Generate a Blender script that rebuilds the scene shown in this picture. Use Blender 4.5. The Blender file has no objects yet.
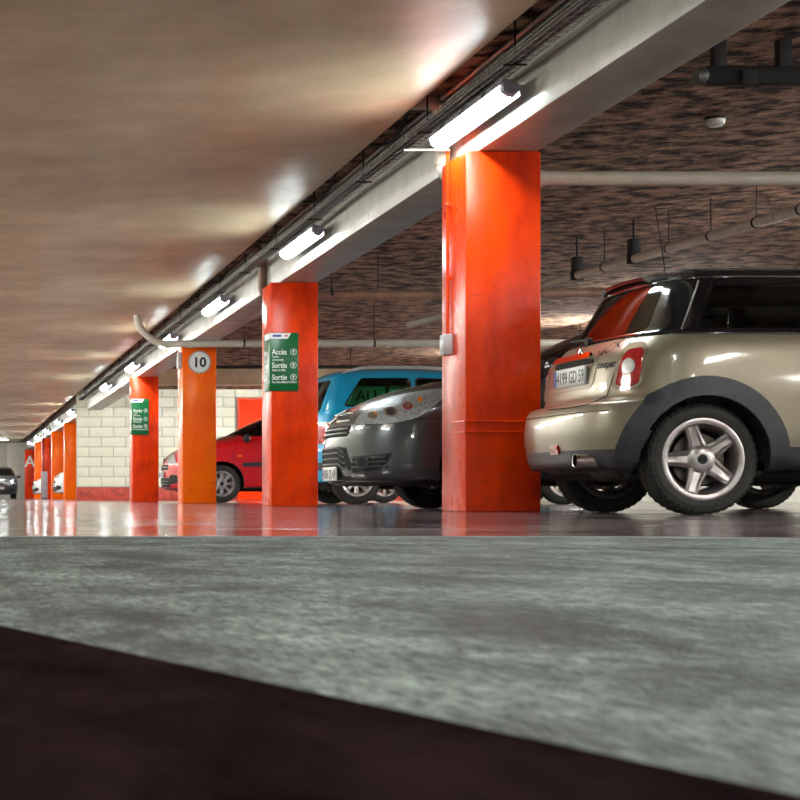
import bpy, bmesh, math, random
import numpy as np
from mathutils import Vector, Matrix
from mathutils.bvhtree import BVHTree

random.seed(7)
PI = math.pi
scene = bpy.context.scene
C = bpy.data.collections.new('garage'); scene.collection.children.link(C)

# ------------------------------------------------------------------ camera, world, exposure
H = 0.103                      # camera height above the floor
FPX = 1748.0                   # focal length in pixels of an 800 px frame
cam_d = bpy.data.cameras.new('camera'); cam = bpy.data.objects.new('camera', cam_d); C.objects.link(cam)
cam.location = (0, 0, H); cam.rotation_euler = (PI/2, 0, 0)
cam_d.sensor_width = 36.0; cam_d.sensor_fit = 'HORIZONTAL'
cam_d.lens = FPX/800*36
cam_d.shift_x = (400+44)/800.0
cam_d.shift_y = (496.5-400)/800.0
cam_d.clip_start = 0.02; cam_d.clip_end = 300
cam_d.dof.use_dof = True; cam_d.dof.focus_distance = 13.0; cam_d.dof.aperture_fstop = 26
scene.camera = cam

world = bpy.data.worlds.new('world'); scene.world = world; world.use_nodes = True
world.node_tree.nodes['Background'].inputs[0].default_value = (0.75, 0.85, 1.0, 1)
world.node_tree.nodes['Background'].inputs[1].default_value = 0.25

vs = scene.view_settings
vs.view_transform = 'Standard'; vs.look = 'None'; vs.gamma = 1.0; vs.use_curve_mapping = False
vs.exposure = 0.36
LAMP = 66.0                    # radiance of the beam lamps' covers
BARE = 230.0                   # radiance of the unseen bare tubes, mostly added fill

def px(x, y, Y):               # point seen at pixel (x, y) at depth Y
    return Vector(((x+44)*Y/FPX, Y, H+(496.5-y)*Y/FPX))

# ------------------------------------------------------------------ materials
def lin(r, g, b):
    f = lambda c: (c/255/12.92) if c/255 <= 0.04045 else ((c/255+0.055)/1.055)**2.4
    return (f(r), f(g), f(b), 1)

MATS = {}
def mat(name, col, rough=0.5, metal=0.0, coat=0.0, col2=None, nscale=6.0, nmix=(0.35, 0.7), bump=0.0, bscale=40.0,
        rvar=0.0, stretch=(1, 1, 1), spec=0.5, detail=6.0, emit=None, alpha=None, coat_rough=0.05, bdist=0.01, nrough=0.65):
    if name in MATS: return MATS[name]
    m = bpy.data.materials.new(name); m.use_nodes = True
    nt = m.node_tree; N = nt.nodes; L = nt.links
    b = N['Principled BSDF']
    b.inputs['Base Color'].default_value = col; b.inputs['Roughness'].default_value = rough
    b.inputs['Metallic'].default_value = metal
    b.inputs['Coat Weight'].default_value = coat; b.inputs['Coat Roughness'].default_value = coat_rough
    b.inputs['Specular IOR Level'].default_value = spec
    tc = N.new('ShaderNodeTexCoord'); mp = N.new('ShaderNodeMapping'); L.new(tc.outputs['Object'], mp.inputs[0])
    mp.inputs['Scale'].default_value = stretch
    if col2 is not None or rvar:
        nz = N.new('ShaderNodeTexNoise'); nz.inputs['Scale'].default_value = nscale; nz.inputs['Detail'].default_value = detail
        nz.inputs['Roughness'].default_value = nrough
        L.new(mp.outputs[0], nz.inputs['Vector'])
        if col2 is not None:
            rp = N.new('ShaderNodeValToRGB'); L.new(nz.outputs['Fac'], rp.inputs[0])
            rp.color_ramp.elements[0].position = nmix[0]; rp.color_ramp.elements[0].color = col
            rp.color_ramp.elements[1].position = nmix[1]; rp.color_ramp.elements[1].color = col2
            L.new(rp.outputs[0], b.inputs['Base Color'])
        if rvar:
            mr = N.new('ShaderNodeMapRange'); mr.inputs[1].default_value = 0.3; mr.inputs[2].default_value = 0.7
            mr.inputs[3].default_value = max(0.02, rough-rvar); mr.inputs[4].default_value = min(1, rough+rvar)
            L.new(nz.outputs['Fac'], mr.inputs[0]); L.new(mr.outputs[0], b.inputs['Roughness'])
    if bump:
        bz = N.new('ShaderNodeTexNoise'); bz.inputs['Scale'].default_value = bscale; bz.inputs['Detail'].default_value = 5
        L.new(mp.outputs[0], bz.inputs['Vector'])
        bp = N.new('ShaderNodeBump'); bp.inputs['Strength'].default_value = bump; bp.inputs['Distance'].default_value = bdist
        L.new(bz.outputs['Fac'], bp.inputs['Height']); L.new(bp.outputs[0], b.inputs['Normal'])
    if emit:
        b.inputs['Emission Color'].default_value = emit[0]; b.inputs['Emission Strength'].default_value = emit[1]
    MATS[name] = m
    return m

def glass(name, tint, gloss=0.10):
    if name in MATS: return MATS[name]
    m = bpy.data.materials.new(name); m.use_nodes = True; nt = m.node_tree; N = nt.nodes; L = nt.links
    N.remove(N['Principled BSDF'])
    tr = N.new('ShaderNodeBsdfTransparent'); tr.inputs[0].default_value = tint
    gl = N.new('ShaderNodeBsdfGlossy'); gl.inputs['Roughness'].default_value = 0.03
    fr = N.new('ShaderNodeFresnel'); fr.inputs[0].default_value = 1.5
    ad = N.new('ShaderNodeMath'); ad.operation = 'ADD'; ad.use_clamp = True; ad.inputs[1].default_value = gloss-0.04
    L.new(fr.outputs[0], ad.inputs[0])
    mx = N.new('ShaderNodeMixShader'); L.new(ad.outputs[0], mx.inputs[0]); L.new(tr.outputs[0], mx.inputs[1]); L.new(gl.outputs[0], mx.inputs[2])
    L.new(mx.outputs[0], N['Material Output'].inputs[0])
    MATS[name] = m
    return m

M_FLOOR = mat('painted_floor', lin(104, 78, 82), 0.11, col2=lin(140, 126, 128), nscale=1.4, rvar=0.08, bump=0.16, bscale=4.0, spec=0.9, bdist=0.012, stretch=(0.6, 1.5, 1))
M_APRON = mat('worn_concrete', lin(16, 20, 21), 0.62, col2=lin(150, 162, 160), nscale=2.0, rvar=0.25, bump=1.0, bscale=80, nmix=(0.40, 0.62), bdist=0.010, spec=0.3, stretch=(2.6, 1.25, 1), detail=14, nrough=0.74)
def grain(m, sc, lo, hi):
    """fine aggregate speckle multiplied into the colour."""
    nt = m.node_tree; N = nt.nodes; L = nt.links; b = N['Principled BSDF']
    tc = N.new('ShaderNodeTexCoord'); mp = N.new('ShaderNodeMapping'); mp.inputs['Scale'].default_value = sc; L.new(tc.outputs['Object'], mp.inputs[0])
    nz = N.new('ShaderNodeTexNoise'); nz.inputs['Scale'].default_value = 1.0; nz.inputs['Detail'].default_value = 5; nz.inputs['Roughness'].default_value = 0.7
    L.new(mp.outputs[0], nz.inputs['Vector'])
    mr = N.new('ShaderNodeMapRange'); mr.inputs[1].default_value = 0.34; mr.inputs[2].default_value = 0.66; mr.inputs[3].default_value = lo; mr.inputs[4].default_value = hi
    L.new(nz.outputs['Fac'], mr.inputs[0])
    mx = N.new('ShaderNodeMix'); mx.data_type = 'RGBA'; mx.blend_type = 'MULTIPLY'; mx.inputs[0].default_value = 1.0
    L.new(b.inputs['Base Color'].links[0].from_socket, mx.inputs[6]); L.new(mr.outputs[0], mx.inputs[7]); L.new(mx.outputs[2], b.inputs['Base Color'])
grain(M_APRON, (110, 26, 1), 0.3, 1.8)
M_TAR = mat('dark_tarmac', lin(42, 30, 31), 1.0, col2=lin(16, 11, 12), nscale=14, bump=0.8, bscale=60, spec=0.0, stretch=(1, 0.4, 1))
M_EDGE = mat('slab_edge', lin(170, 172, 165), 0.5, col2=lin(140, 140, 135), nscale=6)
M_CEIL = mat('painted_ceiling', lin(208, 190, 158), 0.40, col2=lin(180, 162, 132), nscale=1.6, rvar=0.1, bump=0.05, bscale=1.6, spec=0.4, stretch=(0.8, 0.8, 1), bdist=0.03)
M_ROUGH = mat('sprayed_ceiling', lin(44, 34, 30), 0.95, col2=lin(168, 136, 114), nscale=4.4, nmix=(0.41, 0.60), bump=1.0, bscale=8, spec=0.1, detail=8, bdist=0.05, stretch=(1.0, 1.15, 1))
M_BEAM = mat('painted_beam', lin(176, 178, 168), 0.34, col2=lin(150, 148, 138), nscale=2.5, bump=0.1, bscale=6, rvar=0.08)
M_BAND = mat('beige_concrete', lin(196, 172, 142), 0.7, col2=lin(170, 146, 120), nscale=3)
M_BLOCK = mat('painted_block', lin(236, 238, 222), 0.5, col2=lin(220, 222, 204), nscale=4, bump=0.3, bscale=25)
M_MORTAR = mat('mortar', lin(172, 172, 156), 0.8, col2=lin(150, 150, 138), nscale=8)
M_REDBASE = mat('red_base_paint', lin(196, 74, 58), 0.5, col2=lin(160, 56, 46), nscale=9, nmix=(0.45, 0.6))
M_CONC = mat('grey_concrete', lin(196, 200, 190), 0.6, col2=lin(176, 180, 172), nscale=2)
M_DOOR = mat('orange_door', lin(238, 60, 0), 0.45, spec=0.2)
M_PIPE = mat('grey_pipe', lin(206, 200, 188), 0.4, col2=lin(186, 178, 164), nscale=5)
M_PIPEB = mat('brown_pipe', lin(150, 118, 100), 0.5, col2=lin(110, 84, 70), nscale=7)
M_STEEL = mat('galvanised_steel', lin(150, 152, 150), 0.4, metal=0.8, col2=lin(110, 112, 110), nscale=20)
M_DARKM = mat('dark_metal', lin(7, 6, 6), 0.7, col2=lin(14, 12, 11), nscale=12)
M_CABLE = mat('cable', lin(38, 38, 40), 0.5, col2=lin(90, 90, 88), nscale=4)
M_LGREY = mat('light_grey_plastic', lin(190, 194, 196), 0.4, col2=lin(176, 180, 182), nscale=10)
M_LAMPB = mat('lamp_housing', lin(150, 146, 160), 0.4, col2=lin(130, 126, 140), nscale=10)
M_TUBE = mat('lamp_cover', (0.9, 0.95, 1, 1), 0.3, emit=((0.87, 1.0, 0.98, 1), LAMP))
M_BARE = mat('bare_tube', (0.95, 0.95, 0.92, 1), 0.3, emit=((1.0, 0.99, 0.93, 1), BARE))
M_GREEN = mat('sign_green', lin(6, 96, 50), 0.3, col2=lin(4, 84, 42), nscale=3)
M_WHITE = mat('sign_white', lin(235, 238, 235), 0.4, col2=lin(225, 228, 226), nscale=8)
M_BLUE = mat('sign_blue', lin(30, 60, 150), 0.4)
M_RED = mat('sign_red', lin(210, 30, 30), 0.4)
M_BLACKP = mat('black_print', lin(28, 34, 44), 0.5)
M_TYRE = mat('tyre_rubber', lin(30, 31, 31), 0.62, col2=lin(48, 47, 44), nscale=18, bump=0.25, bscale=60, spec=0.4)
M_ALLOY = mat('alloy', lin(192, 188, 190), 0.28, metal=0.85, col2=lin(160, 150, 148), nscale=15)
M_ALLOYD = mat('alloy_dirty', lin(96, 92, 84), 0.5, metal=0.5, col2=lin(62, 58, 52), nscale=12)
M_CHROME = mat('chrome', lin(225, 228, 232), 0.07, metal=1.0)
M_CLAD = mat('black_cladding', lin(52, 56, 62), 0.42, col2=lin(40, 43, 48), nscale=30, bump=0.1, bscale=200)
M_LINING = mat('dark_lining', lin(30, 31, 32), 0.85, col2=lin(42, 42, 42), nscale=10)
M_SEAT = mat('seat_cloth', lin(40, 42, 44), 0.9, col2=lin(54, 56, 58), nscale=30)
M_SEAM = mat('panel_gap', lin(20, 20, 20), 0.8)
M_BLACKG = mat('gloss_black', lin(20, 22, 26), 0.12, coat=1.0)
M_REDLENS = mat('red_lens', lin(190, 12, 22), 0.12, coat=1.0, col2=lin(140, 6, 16), nscale=12)
M_CLEAR = mat('clear_lens', lin(205, 212, 215), 0.1, coat=1.0, col2=lin(140, 148, 152), nscale=14)
M_AMBER = mat('amber_lens', lin(230, 130, 20), 0.15, coat=1.0)
M_GLASS = glass('car_glass', (0.62, 0.70, 0.70, 1), 0.03)
M_GLASSG = glass('green_glass', (0.42, 0.74, 0.60, 1), 0.07)
M_LAMPG = glass('lamp_glass', (0.9, 0.93, 0.95, 1), 0.10)
M_GLASSD = glass('dark_glass', (0.16, 0.19, 0.20, 1), 0.12)
M_PLATE = mat('plate_white', lin(214, 218, 220), 0.35)
P_BEIGE = mat('champagne_paint', lin(148, 139, 120), 0.34, metal=0.4, coat=0.8, col2=lin(130, 122, 105), nscale=2.2, coat_rough=0.08)
P_DARK = mat('dark_grey_paint', lin(56, 64, 70), 0.28, metal=0.5, coat=1.0, col2=lin(72, 76, 80), nscale=4)
P_BLUE = mat('blue_paint', lin(14, 160, 208), 0.3, metal=0.0, coat=1.0, col2=lin(12, 146, 194), nscale=2)
P_RED = mat('red_paint', lin(206, 14, 26), 0.3, coat=1.0, col2=lin(190, 10, 22), nscale=2)
P_WHITE = mat('white_paint', lin(222, 226, 230), 0.3, coat=1.0, col2=lin(206, 210, 214), nscale=2)
P_GREY = mat('grey_paint', lin(70, 80, 86), 0.3, metal=0.4, coat=1.0, col2=lin(60, 70, 76), nscale=2)
P_ROOF = mat('roof_paint', lin(50, 58, 64), 0.25, metal=0.3, coat=1.0, col2=lin(42, 50, 56), nscale=2)

def column_mat(name, a, b2):
    m = mat(name, lin(*a), 0.30, col2=lin(*b2), nscale=1.7, nmix=(0.42, 0.66), bump=0.12, bscale=7, rvar=0.1, stretch=(1, 1, 0.55), bdist=0.01, spec=0.28)
    nt = m.node_tree; N = nt.nodes; L = nt.links; b = N['Principled BSDF']
    # scuffs: fine dark horizontal scrapes with a shape of their own
    tc = N.new('ShaderNodeTexCoord'); mp = N.new('ShaderNodeMapping'); mp.inputs['Scale'].default_value = (2.0, 2.0, 26)
    L.new(tc.outputs['Object'], mp.inputs[0])
    nz = N.new('ShaderNodeTexNoise'); nz.inputs['Scale'].default_value = 1.6; nz.inputs['Detail'].default_value = 8
    L.new(mp.outputs[0], nz.inputs['Vector'])
    rp = N.new('ShaderNodeValToRGB'); rp.color_ramp.elements[0].position = 0.66; rp.color_ramp.elements[1].position = 0.74
    rp.color_ramp.elements[0].color = (0, 0, 0, 1); rp.color_ramp.elements[1].color = (0.55, 0.55, 0.55, 1)
    L.new(nz.outputs['Fac'], rp.inputs[0])
    mx = N.new('ShaderNodeMix'); mx.data_type = 'RGBA'
    src = b.inputs['Base Color'].links[0].from_socket
    L.new(src, mx.inputs[6]); mx.inputs[7].default_value = lin(120, 24, 8); L.new(rp.outputs[0], mx.inputs[0])
    L.new(mx.outputs[2], b.inputs['Base Color'])
    return m
M_COL = column_mat('orange_column_paint', (242, 66, 0), (178, 28, 0))
M_COL_LIT = column_mat('lit_column_paint', (255, 112, 0), (252, 84, 0))  # same column paint with a brighter, lit look put into the colour

# ------------------------------------------------------------------ mesh helpers
def to_mesh(name, bm, smooth=True, angle=35):
    bmesh.ops.recalc_face_normals(bm, faces=bm.faces[:])
    me = bpy.data.meshes.new(name); bm.to_mesh(me); bm.free()
    if smooth:
        me.polygons.foreach_set('use_smooth', [True]*len(me.polygons)); me.set_sharp_from_angle(angle=math.radians(angle))
    return me

def link(name, me, m=None, parent=None):
    o = bpy.data.objects.new(name, me); C.objects.link(o)
    if m is not None and (len(me.materials) == 0): me.materials.append(m)
    if parent is not None: o.parent = parent
    return o

def obj(name, bm, m, parent=None, smooth=True, angle=35):
    return link(name, to_mesh(name, bm, smooth, angle), m, parent)

def tag(o, label, cat, group=None):
    o['label'] = label; o['category'] = cat
    if group: o['group'] = group
    return o

def struct(o, label=None):
    o['kind'] = 'structure'
    if label: o['label'] = label
    return o

def thing(name, label, cat, loc=(0, 0, 0), rotz=0, group=None):
    o = bpy.data.objects.new(name, None); C.objects.link(o); o.location = loc; o.rotation_euler = (0, 0, rotz)
    o.empty_display_size = 0.2
    return tag(o, label, cat, group)

def box(bm, x0, x1, y0, y1, z0, z1, bev=0.0):
    r = bmesh.ops.create_cube(bm, size=1.0); vv = r['verts']
    for v in vv:
        v.co = Vector(((x0+x1)/2+v.co.x*(x1-x0), (y0+y1)/2+v.co.y*(y1-y0), (z0+z1)/2+v.co.z*(z1-z0)))
    if bev:
        ed = list({e for v in vv for e in v.link_edges})
        bmesh.ops.bevel(bm, geom=ed, offset=bev, segments=2, affect='EDGES', profile=0.5)
    return bm

def boxbm(*a, **k): return box(bmesh.new(), *a, **k)

def tube(bm, pts, r, seg=8, cap=True):
    pts = [Vector(p) for p in pts]; rings = []
    n = len(pts); up0 = None
    for i, p in enumerate(pts):
        d = (pts[min(i+1, n-1)]-pts[max(i-1, 0)]).normalized()
        if up0 is None:
            a = Vector((0, 0, 1)) if abs(d.z) < 0.9 else Vector((1, 0, 0))
            up0 = (a-d*a.dot(d)).normalized()
        else:
            up0 = (up0-d*up0.dot(d)).normalized()
        s = d.cross(up0)
        rr = r[i] if isinstance(r, (list, tuple)) else r
        rings.append([bm.verts.new(p+(up0*math.cos(t)+s*math.sin(t))*rr) for t in [2*PI*k/seg for k in range(seg)]])
    for a, b in zip(rings, rings[1:]):
        for k in range(seg): bm.faces.new((a[k], a[(k+1) % seg], b[(k+1) % seg], b[k]))
    if cap:
        bm.faces.new(rings[0][::-1]); bm.faces.new(rings[-1])
    return bm

def lathe(bm, prof, seg=32, axis='y', center=(0, 0, 0), closed=False):
    """prof: list of (radius, along-axis)."""
    c = Vector(center); rings = []
    for (r, h) in prof:
        ring = []
        for k in range(seg):
            t = 2*PI*k/seg; a, b = r*math.cos(t), r*math.sin(t)
            co = {'y': (a, h, b), 'z': (a, b, h), 'x': (h, a, b)}[axis]
            ring.append(bm.verts.new(c+Vector(co)))
        rings.append(ring)
    prs = list(zip(rings, rings[1:]))
    if closed: prs.append((rings[-1], rings[0]))
    for A, B in prs:
        for k in range(seg): bm.faces.new((A[k], A[(k+1) % seg], B[(k+1) % seg], B[k]))
    if not closed:
        if prof[0][0] > 1e-6: bm.faces.new(rings[0][::-1])
        if prof[-1][0] > 1e-6: bm.faces.new(rings[-1])
    return bm

def prism(bm, poly, fn0, fn1):
    """poly of (u,v); fn0/fn1 map to 3-D on the two caps."""
    a = [bm.verts.new(fn0(u, v)) for u, v in poly]; b = [bm.verts.new(fn1(u, v)) for u, v in poly]
    bm.faces.new(a); bm.faces.new(b[::-1]); n = len(poly)
    for i in range(n): bm.faces.new((a[i], b[i], b[(i+1) % n], a[(i+1) % n]))
    return bm

def arc(p0, p1, p2, n=6):
    """quadratic bend p0->p2 around corner p1."""
    p0, p1, p2 = Vector(p0), Vector(p1), Vector(p2)
    return [(1-t)**2*p0+2*t*(1-t)*p1+t*t*p2 for t in [i/n for i in range(n+1)]]

def text_mesh(s, size, depth=0.002, align='LEFT', bold=0.0, shear=0.0):
    cu = bpy.data.curves.new('text', 'FONT'); cu.body = s; cu.size = size; cu.extrude = depth/2; cu.align_x = align
    cu.offset = bold; cu.shear = shear; cu.resolution_u = 3
    o = bpy.data.objects.new('text_tmp', cu); C.objects.link(o)
    dg = bpy.context.evaluated_depsgraph_get()
    me = bpy.data.meshes.new_from_object(o.evaluated_get(dg))
    bpy.data.objects.remove(o); bpy.data.curves.remove(cu)
    return me

FACE_CAM = Matrix.Rotation(PI/2, 4, 'X')           # text plane turned to look towards -Y
def text_obj(s, size, m, parent, matrix, depth=0.002, align='LEFT', name='lettering', bold=0.0, shear=0.0):
    me = text_mesh(s, size, depth, align, bold, shear); me.transform(matrix)
    me.materials.clear()
    return link(name, me, m, parent)

# ------------------------------------------------------------------ the building
COLX0, COLX1, COLTOP = 3.35, 3.85, 2.38
COLY = [11.5+7.08*i for i in range(12)]; COLY[2] = 25.85; COLY[3] = 33.2; COLY[9] = 74.2; COLY[10] = 84.9
BX0, BX1 = 3.44, 3.84
SLAB = 2.92; CEIL = 2.75; CEDGE = 3.11
YB, YE = -12.0, 86.0
XL, XR = -4.2, 16.0

# floor: glossy painted slab from 4.45 m onward, worn concrete nearer, dark tarmac strip at the camera
struct(obj('floor', boxbm(XL, XR, 4.45, YE, -0.12, 0.0), M_FLOOR, smooth=False), 'glossy painted garage floor with reddish grey sheen')
bm = bmesh.new()
pl = [(XL, YB), (XR, YB), (XR, 3.3), (2.30, 4.02), (1.95, 4.36), (1.6, 4.45), (XL, 4.45)]
prism(bm, pl, lambda u, v: Vector((u, v, 0.0)), lambda u, v: Vector((u, v, -0.12)))
struct(obj('floor_apron', bm, M_APRON, smooth=False), 'worn grey concrete floor in the foreground')
bm = bmesh.new()
prism(bm, [(1.6, 4.45), (1.95, 4.36), (2.30, 4.02), (XR, 3.3), (XR, 4.45)], lambda u, v: Vector((u, v, 0.0)), lambda u, v: Vector((u, v, -0.12)))
struct(obj('floor_fill', bm, M_FLOOR, smooth=False), 'glossy painted floor beside the worn concrete')
bm = bmesh.new()      # low rounded joint between both floors
tube(bm, [(XL, 4.45, -0.004), (1.6, 4.45, -0.004), (1.95, 4.36, -0.004), (2.30, 4.02, -0.004), (XR, 3.3, -0.004)], 0.006, 6)
struct(obj('trim_1', bm, M_EDGE), 'pale joint between worn concrete and painted floor')
bm = bmesh.new()
d = Vector((0.276-0.034, 0.593-1.35)).normalized()
p0 = Vector((0.034, 1.35))-d*2.2; p1 = Vector((0.276, 0.593))+d*2.5
nrm = Vector((d.y, -d.x))          # towards the lower left
prism(bm, [(p0.x, p0.y), (p1.x, p1.y), (p1.x+nrm.x*1.6, p1.y+nrm.y*1.6), (p0.x+nrm.x*1.6, p0.y+nrm.y*1.6)],
      lambda u, v: Vector((u, v, 0.0035)), lambda u, v: Vector((u, v, -0.01)))
struct(obj('floor_tarmac', bm, M_TAR, smooth=False), 'dark tarmac strip with a diagonal edge at the very front')

struct(obj('ceiling', boxbm(XL, XR, YB, YE, SLAB, SLAB+0.2), M_ROUGH, smooth=False), 'dark brown sprayed rough concrete ceiling above the parked cars')
struct(obj('ceiling_panel', boxbm(XL, CEDGE, YB, YE, CEIL, CEIL+0.035, bev=0.006), M_CEIL), 'smooth beige painted ceiling above the driving aisle')
struct(obj('ceiling_beam', boxbm(BX0, BX1, YB, YE, COLTOP, SLAB+0.02, bev=0.012), M_BEAM), 'long pale painted concrete beam running along the column tops')
struct(obj('cross_beam', boxbm(BX1, XR, 38.5, 39.0, 2.57, SLAB+0.02, bev=0.01), M_BAND), 'beige cross beam above the white block wall')
struct(obj('wall_left', boxbm(XL-0.2, XL, YB, YE, 0, SLAB), M_CONC, smooth=False))
struct(obj('wall_right', boxbm(XR, XR+0.2, YB, YE, 0, SLAB), M_CONC, smooth=False))
struct(obj('wall_rear', boxbm(XL, XR, YB-0.2, YB, 0, SLAB), M_CONC, smooth=False))
wf = struct(obj('wall_end', boxbm(XL, XR, YE, YE+0.2, 0, SLAB), M_CONC, smooth=False), 'grey concrete panel wall at the far end of the aisle')
for i, x in enumerate([-2.9, -1.7, -0.5, 0.7, 1.9, 3.1]):
    obj('panel', boxbm(x-0.58, x+0.58, YE-0.03, YE+0.01, 0.02, CEIL, bev=0.008), M_CONC, wf)

# white block wall closing the bays
WY = 46.0; WX0 = 3.18; WX1 = 13.2
DX0, DX1, DZ = 7.40, 8.43, 2.70          # orange door
wb = struct(obj('wall_back', boxbm(WX0, XR, WY, WY+0.25, 0, SLAB), M_MORTAR, smooth=False), 'white painted concrete block wall with a red painted base')
bw, bh = 0.64, 0.262
blk = to_mesh('block', boxbm(-bw/2+0.008, bw/2-0.008, -0.022, 0.02, -bh/2+0.007, bh/2-0.007, bev=0.007), True)
blkh = to_mesh('block_half', boxbm(-bw/4+0.008, bw/4-0.008, -0.022, 0.02, -bh/2+0.007, bh/2-0.007, bev=0.007), True)
z = 0.36; row = 0
while z+bh < SLAB+0.12:
    x = WX0+ (0 if row % 2 == 0 else -bw/2)
    while x < WX1:
        c = x+bw/2; me = blk
        if x < WX0-0.01: c = WX0+bw/4; me = blkh
        if not (c+bw/2 > DX0 and c-bw/2 < DX1 and z < DZ): pass
        elif c+bw/4-bw/4 <= DX0 and c-bw/2 < DX0-bw/4: c = x+bw/4; me = blkh
        elif c-bw/2 < DX1 and c+bw/2 > DX1+bw/2: c = x+bw*0.75; me = blkh
        else: me = None
        if me is not None:
            o = link('block', me, M_BLOCK, wb); o.location = (c, WY, z+bh/2); o.rotation_euler = (0, random.uniform(-0.002, 0.002), random.uniform(-0.006, 0.006))
        x += bw
    z += bh; row += 1
obj('painted_base', boxbm(WX0-0.01, WX1+2, WY-0.035, WY+0.02, 0.0, 0.345, bev=0.006), M_REDBASE, wb)
dr = struct(thing('door_1', 'orange red service door in the white block wall', 'door', ((DX0+DX1)/2, WY, 0)))
del dr['category']
obj('leaf', boxbm(-0.46, 0.46, -0.05, -0.01, 0.01, DZ-0.06, bev=0.006), M_DOOR, dr)
prs = [(-0.515, 0), (-0.46, 0), (-0.46, DZ-0.06), (0.46, DZ-0.06), (0.46, 0), (0.515, 0), (0.515, DZ), (-0.515, DZ)]
obj('door_frame', prism(bmesh.new(), prs, lambda u, v: Vector((u, -0.07, v)), lambda u, v: Vector((u, 0.02, v))), M_COL, dr, smooth=False)
bm = bmesh.new(); tube(bm, [(0.36, -0.05, 1.05), (0.36, -0.10, 1.05), (0.25, -0.10, 1.05)], 0.012)
obj('door_handle', bm, M_STEEL, dr)

# ------------------------------------------------------------------ columns
col_me = {}
def column(Y, m, label, name='column'):
    if m.name not in col_me:
        bm = bmesh.new(); box(bm, 0, 0.5, 0, 0.56, 0, COLTOP, bev=0.014); col_me[m.name] = to_mesh('column_shaft', bm)
        bm = bmesh.new()
        col_me[m.name+'rim'] = None
    o = link(name, col_me[m.name], m); o.location = (COLX0, Y, 0)
    return tag(o, label, 'column', 'orange columns along the aisle')
COLLAB = ['large orange red column beside the champagne hatchback with a grey switch box',
          'orange red column carrying the big green exit sign',
          'bright orange column with the round number 10 sign',
          'orange red column with the small green sign near the block wall',
          None,
          'orange column set into the end of the white block wall',
          'lit-tinted orange column just beyond the left edge of the white block wall',
          'lit-tinted orange column behind the nearer white car',
          'dark red orange column behind the grey metal cabinet',
          'thin lit-tinted orange column between grey cabinet and letter A column',
          'farthest orange column painted with a large letter A']
bright = {2, 6, 7, 9}  # columns that get the colour with lamp light painted in
COLS = {}
for i, Y in enumerate(COLY[:11]):
    if i in (4, 5): continue
    COLS[i] = column(Y, M_COL_LIT if i in bright else M_COL, COLLAB[i])
text_obj('A', 0.76, M_WHITE, COLS[10], Matrix.Translation((0.24, -0.004, 1.55)) @ FACE_CAM, 0.006, 'CENTER', 'painted_letter', 0.012)
# dented bands on the nearest column
for zz in (0.53, 0.60):
    obj('dented_band', tube(bmesh.new(), [(-0.004, 0.30, zz), (-0.004, -0.004, zz), (0.45, -0.004, zz-0.004)], 0.006, 6), M_COL, COLS[0])

# ------------------------------------------------------------------ fluorescent lamps
def lamp_parts(t, L=1.62):
    h = L/2
    def prof(w, d, top):   # trough section in (x,z): opens to lower left
        return [(-w, top), (w, top), (w, top-d*0.6), (w*0.7, top-d), (-w*0.7, top-d), (-w, top-d*0.6)]
    bm = bmesh.new()      # reflector trough, the skirt deeper towards the beam
    prism(bm, [(-0.066, -0.004), (-0.055, 0.0), (0.055, 0.0), (0.066, -0.004), (0.074, -0.062), (0.068, -0.062), (0.060, -0.028), (-0.060, -0.028), (-0.066, -0.054), (-0.072, -0.054)],
          lambda u, v: Vector((u, -h, v)), lambda u, v: Vector((u, h, v)))
    obj('housing', bm, M_LAMPB, t, smooth=False)
    bm = bmesh.new(); sec = [(-0.052, -0.028), (0.052, -0.028), (0.050, -0.055), (0.036, -0.078), (0, -0.086), (-0.036, -0.078), (-0.050, -0.055)]
    prism(bm, sec, lambda u, v: Vector((u, -h+0.045, v)), lambda u, v: Vector((u, h-0.045, v)))
    obj('diffuser', bm, M_TUBE, t)
    for s in (-1, 1):
        bm = bmesh.new(); sec2 = [(u*1.12, v*1.05+0.004) for u, v in sec]
        prism(bm, sec2, lambda u, v: Vector((u, s*(h-0.05), v)), lambda u, v: Vector((u*0.9, s*h, v*0.85)))
        obj('end_cap', bm, M_LAMPB, t)
    for y in (-0.45, 0.0, 0.45):
        for q in (-1, 1): obj('clip', boxbm(q*0.070-0.008, q*0.070+0.008, y-0.015, y+0.015, -0.05, 0.0), M_STEEL, t, smooth=False)
    for q in (-0.385, 0.385): obj('bracket', boxbm(-0.02, 0.115, q-0.015, q+0.015, 0.0, 0.035), M_LAMPB, t, smooth=False)

def dup(root, loc, label, group=None, rot=None):
    r = root.copy(); C.objects.link(r); r.location = loc; r['label'] = label
    if rot is not None: r.rotation_euler = rot
    if group: r['group'] = group
    for ch in [c for c in root.children]:
        c = ch.copy(); C.objects.link(c); c.parent = r
        for g in list(ch.children):
            e = g.copy(); C.objects.link(e); e.parent = c
    return r

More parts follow.
